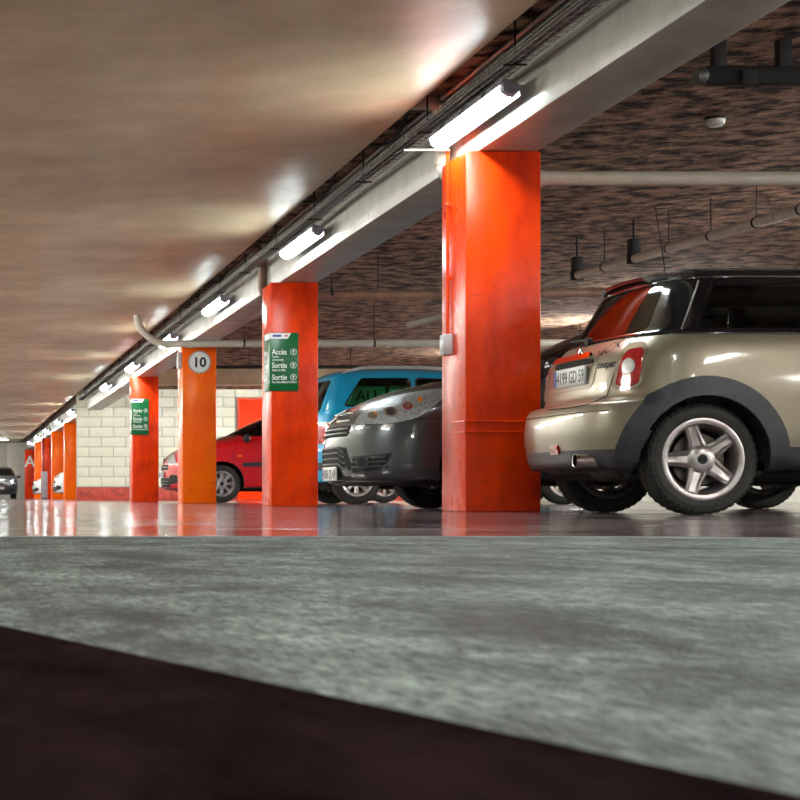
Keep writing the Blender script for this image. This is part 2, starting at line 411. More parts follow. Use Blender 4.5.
LX, LZ = 3.315, 2.57
LY = [(11.2, 'nearest tube lamp hanging right above the biggest orange column'),
      (16.75, 'second nearest tube lamp on the beam before the big green sign'),
      (22.3, 'third tube lamp on the beam before the number 10 column'),
      (27.3, 'fourth tube lamp on the beam right behind the number 10 column'),
      (32.8, 'fifth tube lamp on the beam above the small green sign'),
      (38.6, 'last tube lamp on the beam in front of the white block wall'),
      (50.2, 'first tube lamp beyond the white block wall'),
      (56.8, 'second tube lamp beyond the white block wall'),
      (64.2, 'third tube lamp beyond the white block wall'),
      (71.5, 'fourth tube lamp beyond the white block wall'),
      (78.6, 'farthest tube lamp on the beam above the letter A column')]
LROT = (0, math.radians(22), 0)
L0 = thing('tube_lamp', LY[0][1], 'lamp', (LX, LY[0][0], LZ), 0, 'tube lamps along the beam'); L0.rotation_euler = LROT
lamp_parts(L0)
for Y, lab in LY[1:]: dup(L0, (LX, Y, LZ), lab)
for k, Y in enumerate((5.7, 0.2, -5.3)):
    dup(L0, (LX, Y, LZ), ['tube lamp on the beam just behind the picture edge', 'tube lamp on the beam beside the viewer', 'tube lamp on the beam behind the viewer'][k])
# unseen bare batten lamps; bay rows are added to brighten cars and ceiling
def batten(t, L=1.6, rod=SLAB-2.60):
    h = L/2
    obj('spine', boxbm(-0.022, 0.022, -h, h, 0.0, 0.035, bev=0.004), M_LAMPB, t)
    bm = bmesh.new(); lathe(bm, [(0.026, -h+0.04), (0.026, h-0.04)], 10, 'y', (0, 0, -0.045)); obj('tube', bm, M_BARE, t)
    for q in (-1, 1):
        obj('end_holder', boxbm(-0.03, 0.03, q*(h-0.02)-0.02, q*(h-0.02)+0.02, -0.075, 0.035, bev=0.006), M_LGREY, t)
        bm = bmesh.new(); tube(bm, [(0, q*h*0.7, 0.03), (0, q*h*0.7, rod+0.002)], 0.005, 6); obj('rod', bm, M_DARKM, t)
B0 = thing('unseen_batten_lamp', 'added unseen tube lamp over the bays far to the right', 'lamp', (10.2, -5.5, 2.60), 0, 'added unseen tube lamps over the far bays'); batten(B0)
for X in (10.2, 14.2):
    for Y in (-5.5, -1.0, 3.5, 8.0, 12.5, 16.5, 23.5, 28.0, 34.0, 43.0):
        if (X, Y) != (10.2, -5.5): dup(B0, (X, Y, 2.60), 'added unseen tube lamp over the bays far to the right')
for Y in (-5.0, -0.5, 4.2):
    dup(B0, (6.6, Y, 2.60), 'added unseen tube lamp over the bays beside the viewer', 'added unseen tube lamps beside the viewer')  # out-of-view lamps added to light the hatchback's side
B1 = thing('unseen_batten_lamp', 'bare tube lamp on the left side of the aisle', 'lamp', (-2.4, 0.2, 2.62), 0, 'bare tube lamps on the left of the aisle'); batten(B1, 1.6, CEIL-2.62)
for j in [q*0.5 for q in range(5, 33) if q % 2 == 0 or q > 8]: dup(B1, (-2.4, -5.3+5.5*j, 2.62), 'bare tube lamp on the left side of the aisle')  # in-between lamps added to the row to brighten ceiling and far columns
for Y in (50.5, 57.5, 64.5, 71.6, 78.5): dup(B0, (6.4, Y, 2.60), 'added unseen tube lamp over the bays beyond the block wall', 'added unseen tube lamps beyond the block wall')  # added behind the wall, out of view, to brighten the far columns
B2 = thing('unseen_batten_lamp', 'added hidden tube lamp behind the cross beam brightening the block wall', 'lamp', (4.9, 39.5, 2.76), PI/2, 'added hidden tube lamps behind the cross beam'); batten(B2, 1.6, SLAB-2.76)  # added out of sight to brighten the white blocks
for X in (7.2, 9.5, 11.8): dup(B2, (X, 39.5, 2.76), 'added hidden tube lamp behind the cross beam brightening the block wall')
dup(L0, (1.6, 79.5, CEIL-0.005), 'tube lamp across the aisle ceiling before the far end wall', 'tube lamps across the far aisle', rot=(0, 0, PI/2))

# ------------------------------------------------------------------ cable tray on the beam
ty0, ty1 = -2.0, WY-0.1
ct = thing('cable_tray', 'long wire mesh cable tray hanging beside the pale beam', 'cable tray', (3.262, 0, 2.630))
bm = bmesh.new()
for (x, z) in [(-0.06, 0.05), (-0.06, 0.025), (-0.06, 0), (-0.02, -0.002), (0.02, -0.002), (0.06, 0), (0.06, 0.025), (0.06, 0.05)]:
    tube(bm, [(x, ty0, z), (x, ty1, z)], 0.0032, 4)
obj('long_wires', bm, M_STEEL, ct, smooth=False)['kind'] = 'stuff'
bm = bmesh.new(); y = ty0
while y < ty1:
    tube(bm, [(-0.063, y, 0.055), (-0.063, y, -0.003), (0.063, y, -0.003), (0.063, y, 0.055)], 0.0032, 4, cap=False); y += 0.10
o = obj('cross_wires', bm, M_STEEL, ct, smooth=False); o['kind'] = 'stuff'
for j, (x, r) in enumerate([(-0.035, 0.009), (-0.008, 0.012), (0.018, 0.010), (0.04, 0.008)]):
    bm = bmesh.new(); pts = []
    y = ty0
    while y < ty1:
        pts.append((x+0.007*math.sin(y*0.9+j*2), y, 0.012+r+0.006*math.sin(y*1.7+j))); y += 0.7
    tube(bm, pts, r, 6); obj('cable', bm, M_CABLE, ct)
bm = bmesh.new(); tube(bm, [(0, 0, 0), (0, 0, SLAB-2.630+0.003)], 0.006, 6); box(bm, -0.068, 0.068, -0.012, 0.012, -0.012, -0.004)
hm = to_mesh('tray_hanger', bm)
y = 2.6
while y < ty1:
    o = link('hanger', hm, M_DARKM, ct); o.location = (0, y, 0); y += 1.9
# conduit runs in the gap
for k, (x, z, r) in enumerate([(3.20, 2.900, 0.012), (3.412, 2.898, 0.014)]):
    t = thing('conduit', ['thin dark conduit in the gap beside the aisle ceiling', 'grey conduit clipped high on the pale beam'][k], 'conduit', (x, 0, z))
    bm = bmesh.new(); tube(bm, [(0, -2, 0), (0, WY-0.05, 0)], r, 8); obj('pipe', bm, [M_DARKM, M_PIPE][k], t)
    bm = bmesh.new(); box(bm, -0.012, 0.012, -0.015, 0.015, 0, SLAB-z); cm = to_mesh('clip', bm, False)
    y = 3.1
    while y < 45: o = link('clip', cm, M_DARKM, t); o.location = (0, y, 0); y += 2.4
# loose black cable bundles hanging near the ceiling edge
for k, (y, l) in enumerate([(12.6, 1.3), (15.0, 1.6), (17.9, 1.2), (21.0, 1.8), (24.2, 1.4), (29.5, 2.0)]):
    bm = bmesh.new(); pts = [(3.27+0.04*math.sin(3*t), y+l*t, 2.905-0.10*math.sin(PI*t)) for t in [i/10 for i in range(11)]]
    tube(bm, pts, 0.012, 6)
    tag(obj('loose_cable', bm, M_DARKM), 'loose black cable sagging in the gap beside the aisle ceiling', 'cable', 'loose cables in the ceiling gap')

# ------------------------------------------------------------------ pipes
def pipe_run(name, label, pts, r, m, hang=(), cl=None, collars=(), group=None, hang_r=0.006):
    t = thing(name, label, 'pipe', pts[0], 0, group); o0 = Vector(pts[0])
    bm = bmesh.new(); tube(bm, [Vector(p)-o0 for p in pts], r, 14); obj('pipe', bm, m, t)
    for h in hang:
        h = Vector(h)-o0; bm = bmesh.new(); tube(bm, [h, Vector((h.x, h.y, SLAB-o0.z+0.003))], hang_r, 6)
        lathe(bm, [(r+0.004, -0.014), (r+0.006, 0), (r+0.004, 0.014)], 14, cl or 'x', h-Vector((0, 0, 0)))
        obj('hanger', bm, M_DARKM, t)
    for (c, ax) in collars:
        bm = bmesh.new(); lathe(bm, [(r+0.001, -0.04), (r+0.008, -0.035), (r+0.008, 0.035), (r+0.001, 0.04)], 16, ax, Vector(c)-o0); obj('collar', bm, m, t)
    return t
Yp = 12.16
pz = 2.315
pts = [(2.6, Yp, 2.84)]+arc((3.265, Yp, 2.84), (3.385, Yp, 2.84), (3.385, Yp, 2.72))+arc((3.385, Yp, 2.42), (3.385, Yp, pz), (3.50, Yp, pz))+[(12, Yp, pz)]
pipe_run('drain_pipe', 'thick grey drain pipe crossing behind the biggest orange column', pts, 0.05, M_PIPE,
         hang=[(3.97, Yp, pz), (5.9, Yp, pz), (7.9, Yp, pz)], collars=[((4.05, Yp, pz), 'x'), ((3.385, Yp, 2.44), 'z')])
Yp = 19.32
pts = [(2.6, Yp, 2.84)]+arc((3.265, Yp, 2.84), (3.385, Yp, 2.84), (3.385, Yp, 2.72))+arc((3.385, Yp, 2.42), (3.385, Yp, 2.32), (3.50, Yp, 2.32))+[(14, Yp, 2.42)]
pipe_run('drain_pipe', 'brownish drain pipe crossing behind the big green sign column', pts, 0.05, M_PIPEB,
         hang=[(4.15, Yp, 2.34), (6.2, Yp, 2.36)], collars=[((4.4, Yp, 2.34), 'x')])
Yp = 25.5
pts = [(2.64, Yp, 2.752), (2.66, Yp, 2.62), (2.72, Yp, 2.52)]+arc((2.80, Yp, 2.44), (2.92, Yp, 2.335), (3.06, Yp, 2.33))+[(15, Yp, 2.36)]
pipe_run('drain_pipe', 'pale grey pipe crossing in front of the number 10 column top', pts, 0.052, M_PIPE,
         hang=[(6.1, Yp, 2.335), (4.2, Yp, 2.335), (8.4, Yp, 2.345)], collars=[((3.42, Yp, 2.33), 'x'), ((6.3, Yp, 2.335), 'x')])
A = Vector((5.97, 23.0, 2.363)); B = Vector((8.37, 9.44, 2.775))
dirp = (B-A)
hp = [A+dirp*t for t in (0.345, 0.43, 0.48, 0.53, 0.575)]
pd = pipe_run('sloping_pipe', 'pale pipe slanting below the rough ceiling above the champagne hatchback', [A, B], 0.048, M_PIPE, hang=hp, cl='y', collars=[(A+dirp*0.55, 'y')])
for t in (0.305, 0.385):       # two bulky black clamps
    p = A+dirp*t-A; bm = bmesh.new(); box(bm, p.x-0.05, p.x+0.05, p.y-0.06, p.y+0.06, p.z+0.03, p.z+0.20, bev=0.01)
    box(bm, p.x-0.065, p.x+0.065, p.y-0.03, p.y+0.03, p.z-0.055, p.z+0.06, bev=0.01); tube(bm, [(p.x, p.y, p.z+0.18), (p.x, p.y, SLAB-A.z+0.003)], 0.012)
    obj('clamp', bm, M_DARKM, pd)
pipe_run('thin_pipe', 'thin dark pipe below the rough ceiling beyond the blue van', [(4.0, 31, 2.40), (15, 31, 2.40)], 0.03, M_DARKM, hang=[(5.2, 31, 2.40), (7.0, 31, 2.40), (9.0, 31, 2.40)])
pipe_run('thin_pipe', 'thin dark pipe just beyond the brownish drain pipe', [(4.0, 20.3, 2.45), (6.1, 20.3, 2.45)], 0.014, M_DARKM, hang=[(4.9, 20.3, 2.45)])
# dark duct at the top right with two brackets
t = thing('dark_duct', 'black metal duct with brackets under the ceiling at top right', 'duct', (4.62, 10.8, 2.70))
obj('duct', boxbm(0.0, 2.9, -0.05, 0.05, -0.055, 0.055, bev=0.01), M_DARKM, t)
for x in (0.10, 0.50, 1.5, 2.5):
    obj('bracket', boxbm(x-0.05, x+0.03, -0.035, 0.035, 0.05, SLAB-2.70+0.003, bev=0.005), M_DARKM, t)
bm = bmesh.new(); lathe(bm, [(0.0, -0.05), (0.05, -0.05), (0.06, 0.0), (0.045, 0.02), (0.0, 0.02)], 16, 'x', (0.0, 0, 0)); obj('end_bell', bm, M_STEEL, t)
bm = bmesh.new(); box(bm, 0.20, 0.30, -0.09, -0.05, -0.07, 0.02, bev=0.01); obj('junction_box', bm, M_LINING, t)
t = thing('smoke_detector', 'small round white smoke detector on the rough ceiling', 'detector', (5.65, 13.0, SLAB))
bm = bmesh.new(); lathe(bm, [(0.0, 0.003), (0.075, 0.003), (0.075, -0.015), (0.0, -0.015)], 20, 'z'); obj('base', bm, M_DARKM, t)
bm = bmesh.new(); lathe(bm, [(0.0, -0.014), (0.068, -0.014), (0.064, -0.045), (0.045, -0.065), (0.0, -0.068)], 20, 'z'); obj('cover', bm, M_WHITE, t)

# ------------------------------------------------------------------ switch box with conduit on the nearest column
t = thing('switch_box', 'small grey switch box with conduit on the biggest orange column', 'switch', (COLX0, 11.84, 1.13))
obj('box', boxbm(-0.06, 0.0, -0.055, 0.055, -0.07, 0.07, bev=0.008), M_LGREY, t)
obj('rocker', boxbm(-0.068, -0.058, -0.025, 0.025, -0.03, 0.03, bev=0.004), M_WHITE, t)
bm = bmesh.new(); tube(bm, [(-0.02, 0, 0.06), (-0.02, 0, 1.22)]+[Vector((-0.02, 0, 1.29)), Vector((-0.02, -0.02, 1.315))], 0.012, 8); obj('conduit', bm, M_COL, t)
for zz in (0.45, 0.95):
    obj('clip', boxbm(-0.036, 0.0, -0.02, 0.02, zz-0.012, zz+0.012, bev=0.003), M_COL, t)
bm = bmesh.new(); tube(bm, [(-0.02, -0.02, 1.315), (-0.32, -0.02, 1.315)], 0.007, 8); obj('conduit', bm, M_PIPE, t)
t = thing('junction_box', 'small white junction box high on the number 10 column', 'junction box', (COLX0, COLY[2]+0.12, 2.12))
obj('box', boxbm(-0.06, 0.0, -0.06, 0.06, -0.12, 0.12, bev=0.008), M_LGREY, t)
obj('cover', boxbm(-0.066, -0.058, -0.05, 0.05, -0.11, 0.11, bev=0.004), M_WHITE, t)
obj('lamp', boxbm(-0.072, -0.064, -0.01, 0.01, 0.06, 0.08), M_RED, t)

# ------------------------------------------------------------------ signs
SQ = Matrix.Diagonal((0.80, 1, 1, 1))
def sign(Y, z0, z1, x0, x1, label, back=0.36):
    t = thing('exit_sign', label, 'sign', (x0, Y-0.02, z0)); w = x1-x0; h = z1-z0; k = h/0.62
    pn = obj('front_panel', boxbm(0, w, 0, 0.018, 0, h, bev=0.003), M_GREEN, t)
    sd = obj('side_panel', boxbm(-0.002, 0.016, 0.018, back, 0, h, bev=0.003), M_GREEN, t)
    def T(x, z, y=-0.002): return Matrix.Translation((x, y, z)) @ FACE_CAM
    bm = bmesh.new(); prism(bm, [(0.0, h-0.065*k), (w*0.62, h-0.065*k), (w*0.74, h-0.004), (0.0, h-0.004)], lambda u, v: Vector((u, -0.003, v)), lambda u, v: Vector((u, 0.002, v)))
    bn = obj('banner', bm, M_WHITE, pn, smooth=False)
    bm = bmesh.new(); box(bm, 0.03, w*0.40, -0.005, 0, h-0.045*k, h-0.022*k); obj('banner_stripe', bm, M_BLUE, pn, smooth=False)
    bm = bmesh.new(); box(bm, w*0.52, w*0.62, -0.005, 0, h-0.04*k, h-0.026*k); obj('banner_stripe', bm, M_RED, pn, smooth=False)
    rows = [('Accès', 0.388, ('Centre', 'commercial')), ('Sortie', 0.245, ('Hôtel de Ville',)), ('Sortie', 0.118, ('Rue Saint-Michel & Nord',))]
    for big, zz, small in rows:
        text_obj(big, 0.082*k, M_WHITE, pn, T(0.022*k, zz*k) @ SQ, bold=0.0012)
        for j, s in enumerate(small):
            text_obj(s, 0.032*k, M_WHITE, pn, T(0.024*k, zz*k-0.035*k-0.032*k*j) @ SQ, bold=0.0004)
        cx, cz = w-0.055*k, zz*k+0.028*k; r = 0.033*k
        bm = bmesh.new(); lathe(bm, [(r, -0.003), (r, 0.0), (r-0.005*k, 0.0), (r-0.005*k, -0.003)], 24, 'y', (cx, 0, cz), closed=True)
        obj('arrow_ring', bm, M_WHITE, pn, smooth=False); bm = bmesh.new()
        prism(bm, [(cx-0.004*k, cz-0.02*k), (cx+0.004*k, cz-0.02*k), (cx+0.004*k, cz+0.004*k), (cx+0.015*k, cz+0.0*k), (cx, cz+0.022*k), (cx-0.015*k, cz), (cx-0.004*k, cz+0.004*k)],
              lambda u, v: Vector((u, -0.003, v)), lambda u, v: Vector((u, 0.001, v)))
        obj('arrow_symbol', bm, M_WHITE, pn, smooth=False)
        # the same lettering on the aisle side
        me = Matrix.Translation((-0.003, back-0.03, zz*k)) @ Matrix.Rotation(-PI/2, 4, 'Z') @ FACE_CAM
        text_obj(big, 0.088*k, M_WHITE, sd, me, bold=0.0012)
        for j, s in enumerate(small):
            text_obj(s, 0.033*k, M_WHITE, sd, Matrix.Translation((-0.003, back-0.03, zz*k-0.035*k-0.032*k*j)) @ Matrix.Rotation(-PI/2, 4, 'Z') @ FACE_CAM)
    bm = bmesh.new(); box(bm, -0.005, 0, 0.02, back*0.7, h-0.065*k, h-0.004); obj('banner', bm, M_WHITE, sd, smooth=False)
    return t
sign(COLY[1], 1.225, 1.842, 3.332, 3.638, 'big green exit sign reading Accès and Sortie on an orange red column')
sign(COLY[3], 1.275, 1.96, 3.335, 3.66, 'small distant green exit sign reading Accès and Sortie before the block wall')
t = thing('number_sign', 'round white sign with number 10 on bright orange column', 'sign', (3.60, COLY[2], 2.09))
bm = bmesh.new(); lathe(bm, [(0.0, -0.014), (0.150, -0.014), (0.152, 0.0), (0.0, 0.0)], 36, 'y'); obj('disc', bm, M_WHITE, t)
bm = bmesh.new(); lathe(bm, [(0.150, -0.018), (0.168, -0.016), (0.168, 0.0), (0.150, 0.0)], 36, 'y', closed=True); obj('rim', bm, mat('sign_rim', lin(160, 162, 160), 0.4), t)
text_obj('10', 0.20, M_BLACKP, t, Matrix.Translation((0, -0.015, -0.07)) @ FACE_CAM, 0.003, 'CENTER', 'numerals', 0.006)

# grey cabinet by the far columns
t = thing('metal_cabinet', 'narrow grey metal cabinet standing before far columns', 'cabinet', (3.22, 66.0, 0))
obj('body', boxbm(0, 0.24, 0, 0.3, 0.03, 1.05, bev=0.01), mat('cabinet_grey', lin(140, 126, 132), 0.5), t)
obj('door', boxbm(0.015, 0.225, -0.012, 0.002, 0.08, 1.02, bev=0.004), mat('cabinet_door', lin(150, 136, 142), 0.5), t)
obj('handle', boxbm(0.18, 0.20, -0.03, -0.01, 0.5, 0.62, bev=0.004), M_DARKM, t)
obj('plinth', boxbm(0.01, 0.23, 0.01, 0.29, 0, 0.04), M_DARKM, t)
bm = bmesh.new(); tube(bm, [(0.1, 0.15, 1.04), (0.1, 0.15, 2.85)], 0.02); obj('riser_pipe', bm, M_DARKM, t)

# ------------------------------------------------------------------ cars
def pchip(ys, M):
    """monotone cubic through equally spaced keys, M samples per span."""
    y = np.array(ys, float); n = len(y); dl = np.diff(y); d = np.zeros(n)
    for i in range(1, n-1):
        if dl[i-1]*dl[i] > 0: d[i] = 2*dl[i-1]*dl[i]/(dl[i-1]+dl[i])
    d[0] = dl[0]; d[-1] = dl[-1]
    out = []
    for i in range(n-1):
        for k in range(M):
            t = k/M; out.append(y[i]*(2*t**3-3*t*t+1)+d[i]*(t**3-2*t*t+t)+y[i+1]*(-2*t**3+3*t*t)+d[i+1]*(t**3-t*t))
    out.append(y[-1]); return out

def ring_pts(xr, zr, xf, zf, w, ar, nr, af, nf, NR=13, NS=12, NF=13):
    Lx = xf-xr; ar = min(ar, 0.48*Lx); af = min(af, 0.48*Lx); half = []
    for i in range(NR+1):
        th = i/NR*PI/2; half.append((xr+ar*(1-max(0, math.cos(th))**(2/nr)), w*math.sin(th)**(2/nr)))
    for i in range(1, NS):
        half.append((xr+ar+(Lx-ar-af)*i/NS, w))
    for i in range(NF, -1, -1):
        th = i/NF*PI/2; half.append((xf-af*(1-max(0, math.cos(th))**(2/nf)), w*math.sin(th)**(2/nf)))
    full = half+[(x, -y) for x, y in half[-2:0:-1]]
    return [Vector((x, y, zr+(zf-zr)*(x-xr)/Lx)) for x, y in full]

def loft(rings):
    vs_ = [p for r in rings for p in r]; n = len(rings[0]); fs = []
    for i in range(len(rings)-1):
        for k in range(n):
            a = i*n+k; b = i*n+(k+1) % n; fs.append((a, b, b+n, a+n))
    top = tuple(range((len(rings)-1)*n, len(rings)*n)); bot = tuple(range(n-1, -1, -1))
    return vs_, fs, bot, top, n

def mesh_from(vs_, fs, name='tmp'):
    me = bpy.data.meshes.new(name); me.from_pydata([tuple(v) for v in vs_], [], fs); me.update()
    bm = bmesh.new(); bm.from_mesh(me); bmesh.ops.recalc_face_normals(bm, faces=bm.faces[:]); bm.to_mesh(me); bm.free()
    return me

def boolean(me, cutter, solver='MANIFOLD'):
    a = bpy.data.objects.new('bool_a', me); b = bpy.data.objects.new('bool_b', cutter)
    C.objects.link(a); C.objects.link(b)
    md = a.modifiers.new('b', 'BOOLEAN'); md.operation = 'DIFFERENCE'; md.object = b; md.solver = solver
    dg = bpy.context.evaluated_depsgraph_get(); dg.update()
    out = bpy.data.meshes.new_from_object(a.evaluated_get(dg))
    bpy.data.objects.remove(a); bpy.data.objects.remove(b)
    if solver == 'MANIFOLD' and len(out.polygons) == len(me.polygons):
        return boolean(me, cutter, 'EXACT')
    return out

class Car:
    def __init__(s, name, label, cat, loc, rotz, spec, group=None):
        s.sp = spec; s.root = thing(name, label, cat, loc, rotz, group); s.mw = Matrix.Translation(loc) @ Matrix.Rotation(rotz, 4, 'Z')
        s.inv = s.mw.inverted()
        rows = spec['rows']; M = 5; s.M = M
        cols = [pchip([r[j] for r in rows], M) for j in range(5)]
        nsl = len(cols[0]); s.nsl = nsl
        ar = pchip(spec['ar'], M) if isinstance(spec['ar'], list) else [spec['ar']]*nsl
        af = pchip(spec['af'], M) if isinstance(spec['af'], list) else [spec['af']]*nsl
        nr, nf = spec.get('nr', 3.2), spec.get('nf', 2.8)
        rings = [ring_pts(*[c[i] for c in cols], ar[i], nr, af[i], nf) for i in range(nsl)]
        vs_, fs, bot, top, s.n = loft(rings)
        s.outer_faces = list(fs); s.bvh = BVHTree.FromPolygons([tuple(v) for v in vs_], fs+[bot, top])
        me = mesh_from(vs_, fs+[bot, top])
        # cabin cavity
        b = spec['belt']; k0 = b*M; ins = spec.get('inset', 0.055); cr = []
        g = lambda i: [c[i] for c in cols]
        bx = g(k0); fl = spec.get('cabin_floor', 0.42)
        cr.append(ring_pts(bx[0]+0.22, fl, bx[2]-0.25, fl, bx[4]-0.12, 0.3, 3, 0.3, 3))
        cr.append(ring_pts(bx[0]+0.14, bx[1]-0.12, bx[2]-0.2, bx[3]-0.12, bx[4]-0.09, ar[k0], nr, af[k0], nf))
        for i in range(k0+2, nsl, 3):
            q = g(i)
            if q[4]-ins < 0.22 or q[1] > spec['top']-0.07: break
            cr.append(ring_pts(q[0]+ins+0.02, q[1]-0.012, q[2]-ins-0.03, q[3]-0.012, q[4]-ins, ar[i], nr, af[i], nf))
        cv = loft(cr); cav = mesh_from(cv[0], cv[1]+[cv[2], cv[3]])
        me = boolean(me, cav)
        for poly in spec.get('side_windows', []):
            bm = bmesh.new()
            for sg in (-1, 1):
                prism(bm, poly, lambda u, v: Vector((u, sg*0.35, v)), lambda u, v: Vector((u, sg*1.3, v)))
            me = boolean(me, to_mesh('c', bm, False))
        for poly in spec.get('rear_window', []):
            bm = bmesh.new(); prism(bm, poly, lambda u, v: Vector((-0.4, u, v)), lambda u, v: Vector((spec['cab_mid'], u, v)))
            me = boolean(me, to_mesh('c', bm, False))
        for poly in spec.get('front_window', []):
            bm = bmesh.new(); prism(bm, poly, lambda u, v: Vector((spec['cab_mid'], u, v)), lambda u, v: Vector((spec['L']+0.4, u, v)))
            me = boolean(me, to_mesh('c', bm, False))
        bm = bmesh.new(); R = spec['R']; yw = spec['rows'][3][4]; wr = spec.get('well', R+0.05)
        for x in spec['wheels']:
            for sg in (-1, 1):
                lathe(bm, [(wr, sg*(yw-0.30)), (wr, sg*(yw+0.3))], 40, 'y', (x, 0, R+0.01))
        me = boolean(me, to_mesh('c', bm, False))
        s.split(me)

    def split(s, me):
        sp = s.sp; bm0 = bmesh.new(); bm0.from_mesh(me); bm0.faces.ensure_lookup_table()
        cls = []
        for f in bm0.faces:
            c = f.calc_center_median(); hit = s.bvh.find_nearest(c)
            k = 3
            if hit[0] is not None and hit[3] < 0.006 and abs(hit[1].dot(f.normal)) > 0.7:
                seg = (hit[2]//s.n)/s.M
                if hit[2] >= len(s.outer_faces): seg = 99 if c.z > 0.8 else 0
                k = 0 if seg < sp['sill'] else (1 if seg < sp['belt'] else 2)
            cls.append(k)
        bm0.free()
        for k, (nm, m) in enumerate([('sill', sp['m_sill']), ('body_shell', sp['m_body']), ('roof', sp['m_roof']), ('inner_lining', M_LINING)]):
            bm = bmesh.new(); bm.from_mesh(me); bm.faces.ensure_lookup_table()
            bmesh.ops.delete(bm, geom=[f for i, f in enumerate(bm.faces) if cls[i] != k], context='FACES')
            if len(bm.faces) == 0: bm.free(); continue
            m2 = bpy.data.meshes.new(nm); bm.to_mesh(m2); bm.free(); m2.materials.clear()
            m2.polygons.foreach_set('use_smooth', [True]*len(m2.polygons)); m2.set_sharp_from_angle(angle=math.radians(38))
            m2.polygons.foreach_set('material_index', [0]*len(m2.polygons))
            o = link(nm, m2, m, s.root)
            if nm == 'body_shell': s.body = o
            if nm == 'roof': s.roof = o

    # ---- projectors: (u,v) -> (point, normal)
    def cast(s, o, d):
        h = s.bvh.ray_cast(o, d)
        if h[0] is None:
            # nearest approach of the ray
            q = o+d*((Vector((s.sp['L']/2, 0, 0.7))-o).dot(d)); h = s.bvh.find_nearest(q)
        n = h[1]
        if n.dot(d) > 0: n = -n
        return h[0], n
    def side(s, sg): return lambda u, v: s.cast(Vector((u, sg*4, v)), Vector((0, -sg, 0)))
    def rear(s): return lambda u, v: s.cast(Vector((-4, u, v)), Vector((1, 0, 0)))
    def front(s): return lambda u, v: s.cast(Vector((s.sp['L']+4, u, v)), Vector((-1, 0, 0)))
    def top(s): return lambda u, v: s.cast(Vector((u, v, 4)), Vector((0, 0, -1)))
    def diag(s, az, sg, x0):
        """looking along a horizontal direction az degrees from the car's long axis (0 = from the rear, 180 = from the front)."""
        a = math.radians(az); d = Vector((math.cos(a), -sg*math.sin(a), 0)); e = Vector((math.sin(a), sg*math.cos(a), 0))
        return lambda u, v: s.cast(Vector((x0, 0, v))+e*u-d*5, d)
    def lens(s):
        """from where the photographer stood (used for measuring parts on the body)."""
        o = s.inv @ Vector((0, 0, H)); R3 = s.inv.to_3x3()
        return lambda u, v: s.cast(o, (R3 @ Vector(((u+44)/FPX, 1, (496.5-v)/FPX))).normalized())

    def patch(s, name, poly, pr, m, off0=-0.01, off1=0.006, step=0.05, parent=None, mirror=False):
        bm = bmesh.new(); vv = [bm.verts.new((u, v, 0)) for u, v in poly]; bm.faces.new(vv)
        us = [p[0] for p in poly]; vs_ = [p[1] for p in poly]
        for lo, hi, ax in ((min(us), max(us), 0), (min(vs_), max(vs_), 1)):
            n = int((hi-lo)/step)
            for i in range(1, n+1):
                q = lo+(hi-lo)*i/(n+1); co = (q, 0, 0) if ax == 0 else (0, q, 0); no = (1, 0, 0) if ax == 0 else (0, 1, 0)
                bmesh.ops.bisect_plane(bm, geom=bm.verts[:]+bm.edges[:]+bm.faces[:], plane_co=co, plane_no=no, dist=1e-6)
        bmesh.ops.triangulate(bm, faces=[f for f in bm.faces if len(f.verts) > 4])
        bm.verts.index_update()
        P = [pr(v.co.x, v.co.y) for v in bm.verts]
        fs = [[v.index for v in f.verts] for f in bm.faces]
        be = [(e.verts[0].index, e.verts[1].index) for e in bm.edges if len(e.link_faces) == 1]; bm.free()
        outs = []
        for sg in ((1, -1) if mirror else (1,)):
            b2 = bmesh.new(); fl = lambda p: Vector((p.x, p.y*sg, p.z))
            a = [b2.verts.new(fl(p+n*off1)) for p, n in P]; b = [b2.verts.new(fl(p+n*off0)) for p, n in P]
            for f in fs:
                try: b2.faces.new([a[i] for i in f]); b2.faces.new([b[i] for i in f[::-1]])
                except ValueError: pass
            for i, j in be:
                try: b2.faces.new((a[i], a[j], b[j], b[i]))
                except ValueError: pass
            outs.append(obj(name, b2, m, parent or s.root, True, 50))
        return outs[0] if len(outs) == 1 else outs

    def line(s, name, pts, pr, r=0.004, m=None, mirror=False, closed=False, parent=None, off=0.0, dens=0.04, scale=1.0):
        P = []
        if closed: pts = list(pts)+[pts[0]]
        for (u0, v0), (u1, v1) in zip(pts, pts[1:]):
            n = max(1, int(math.hypot(u1-u0, v1-v0)/dens))
            P += [pr(u0+(u1-u0)*i/n, v0+(v1-v0)*i/n) for i in range(n)]
        P.append(pr(*pts[-1])); outs = []
        for sg in ((1, -1) if mirror else (1,)):
            bm = bmesh.new(); tube(bm, [Vector(((p+n*off).x, (p+n*off).y*sg, (p+n*off).z)) for p, n in P], r, 6)
            outs.append(obj(name, bm, m or M_SEAM, parent or s.body))
        return outs[0] if len(outs) == 1 else outs

def smooth_poly(pts, n=4):
    """closed Catmull-Rom."""
    out = []; N = len(pts)
    for i in range(N):
        p0, p1, p2, p3 = [Vector(pts[(i+k-1) % N]) for k in range(4)]
        for k in range(n):
            t = k/n; q = 0.5*((2*p1)+(-p0+p2)*t+(2*p0-5*p1+4*p2-p3)*t*t+(-p0+3*p1-3*p2+p3)*t**3); out.append((q.x, q.y))
    return out

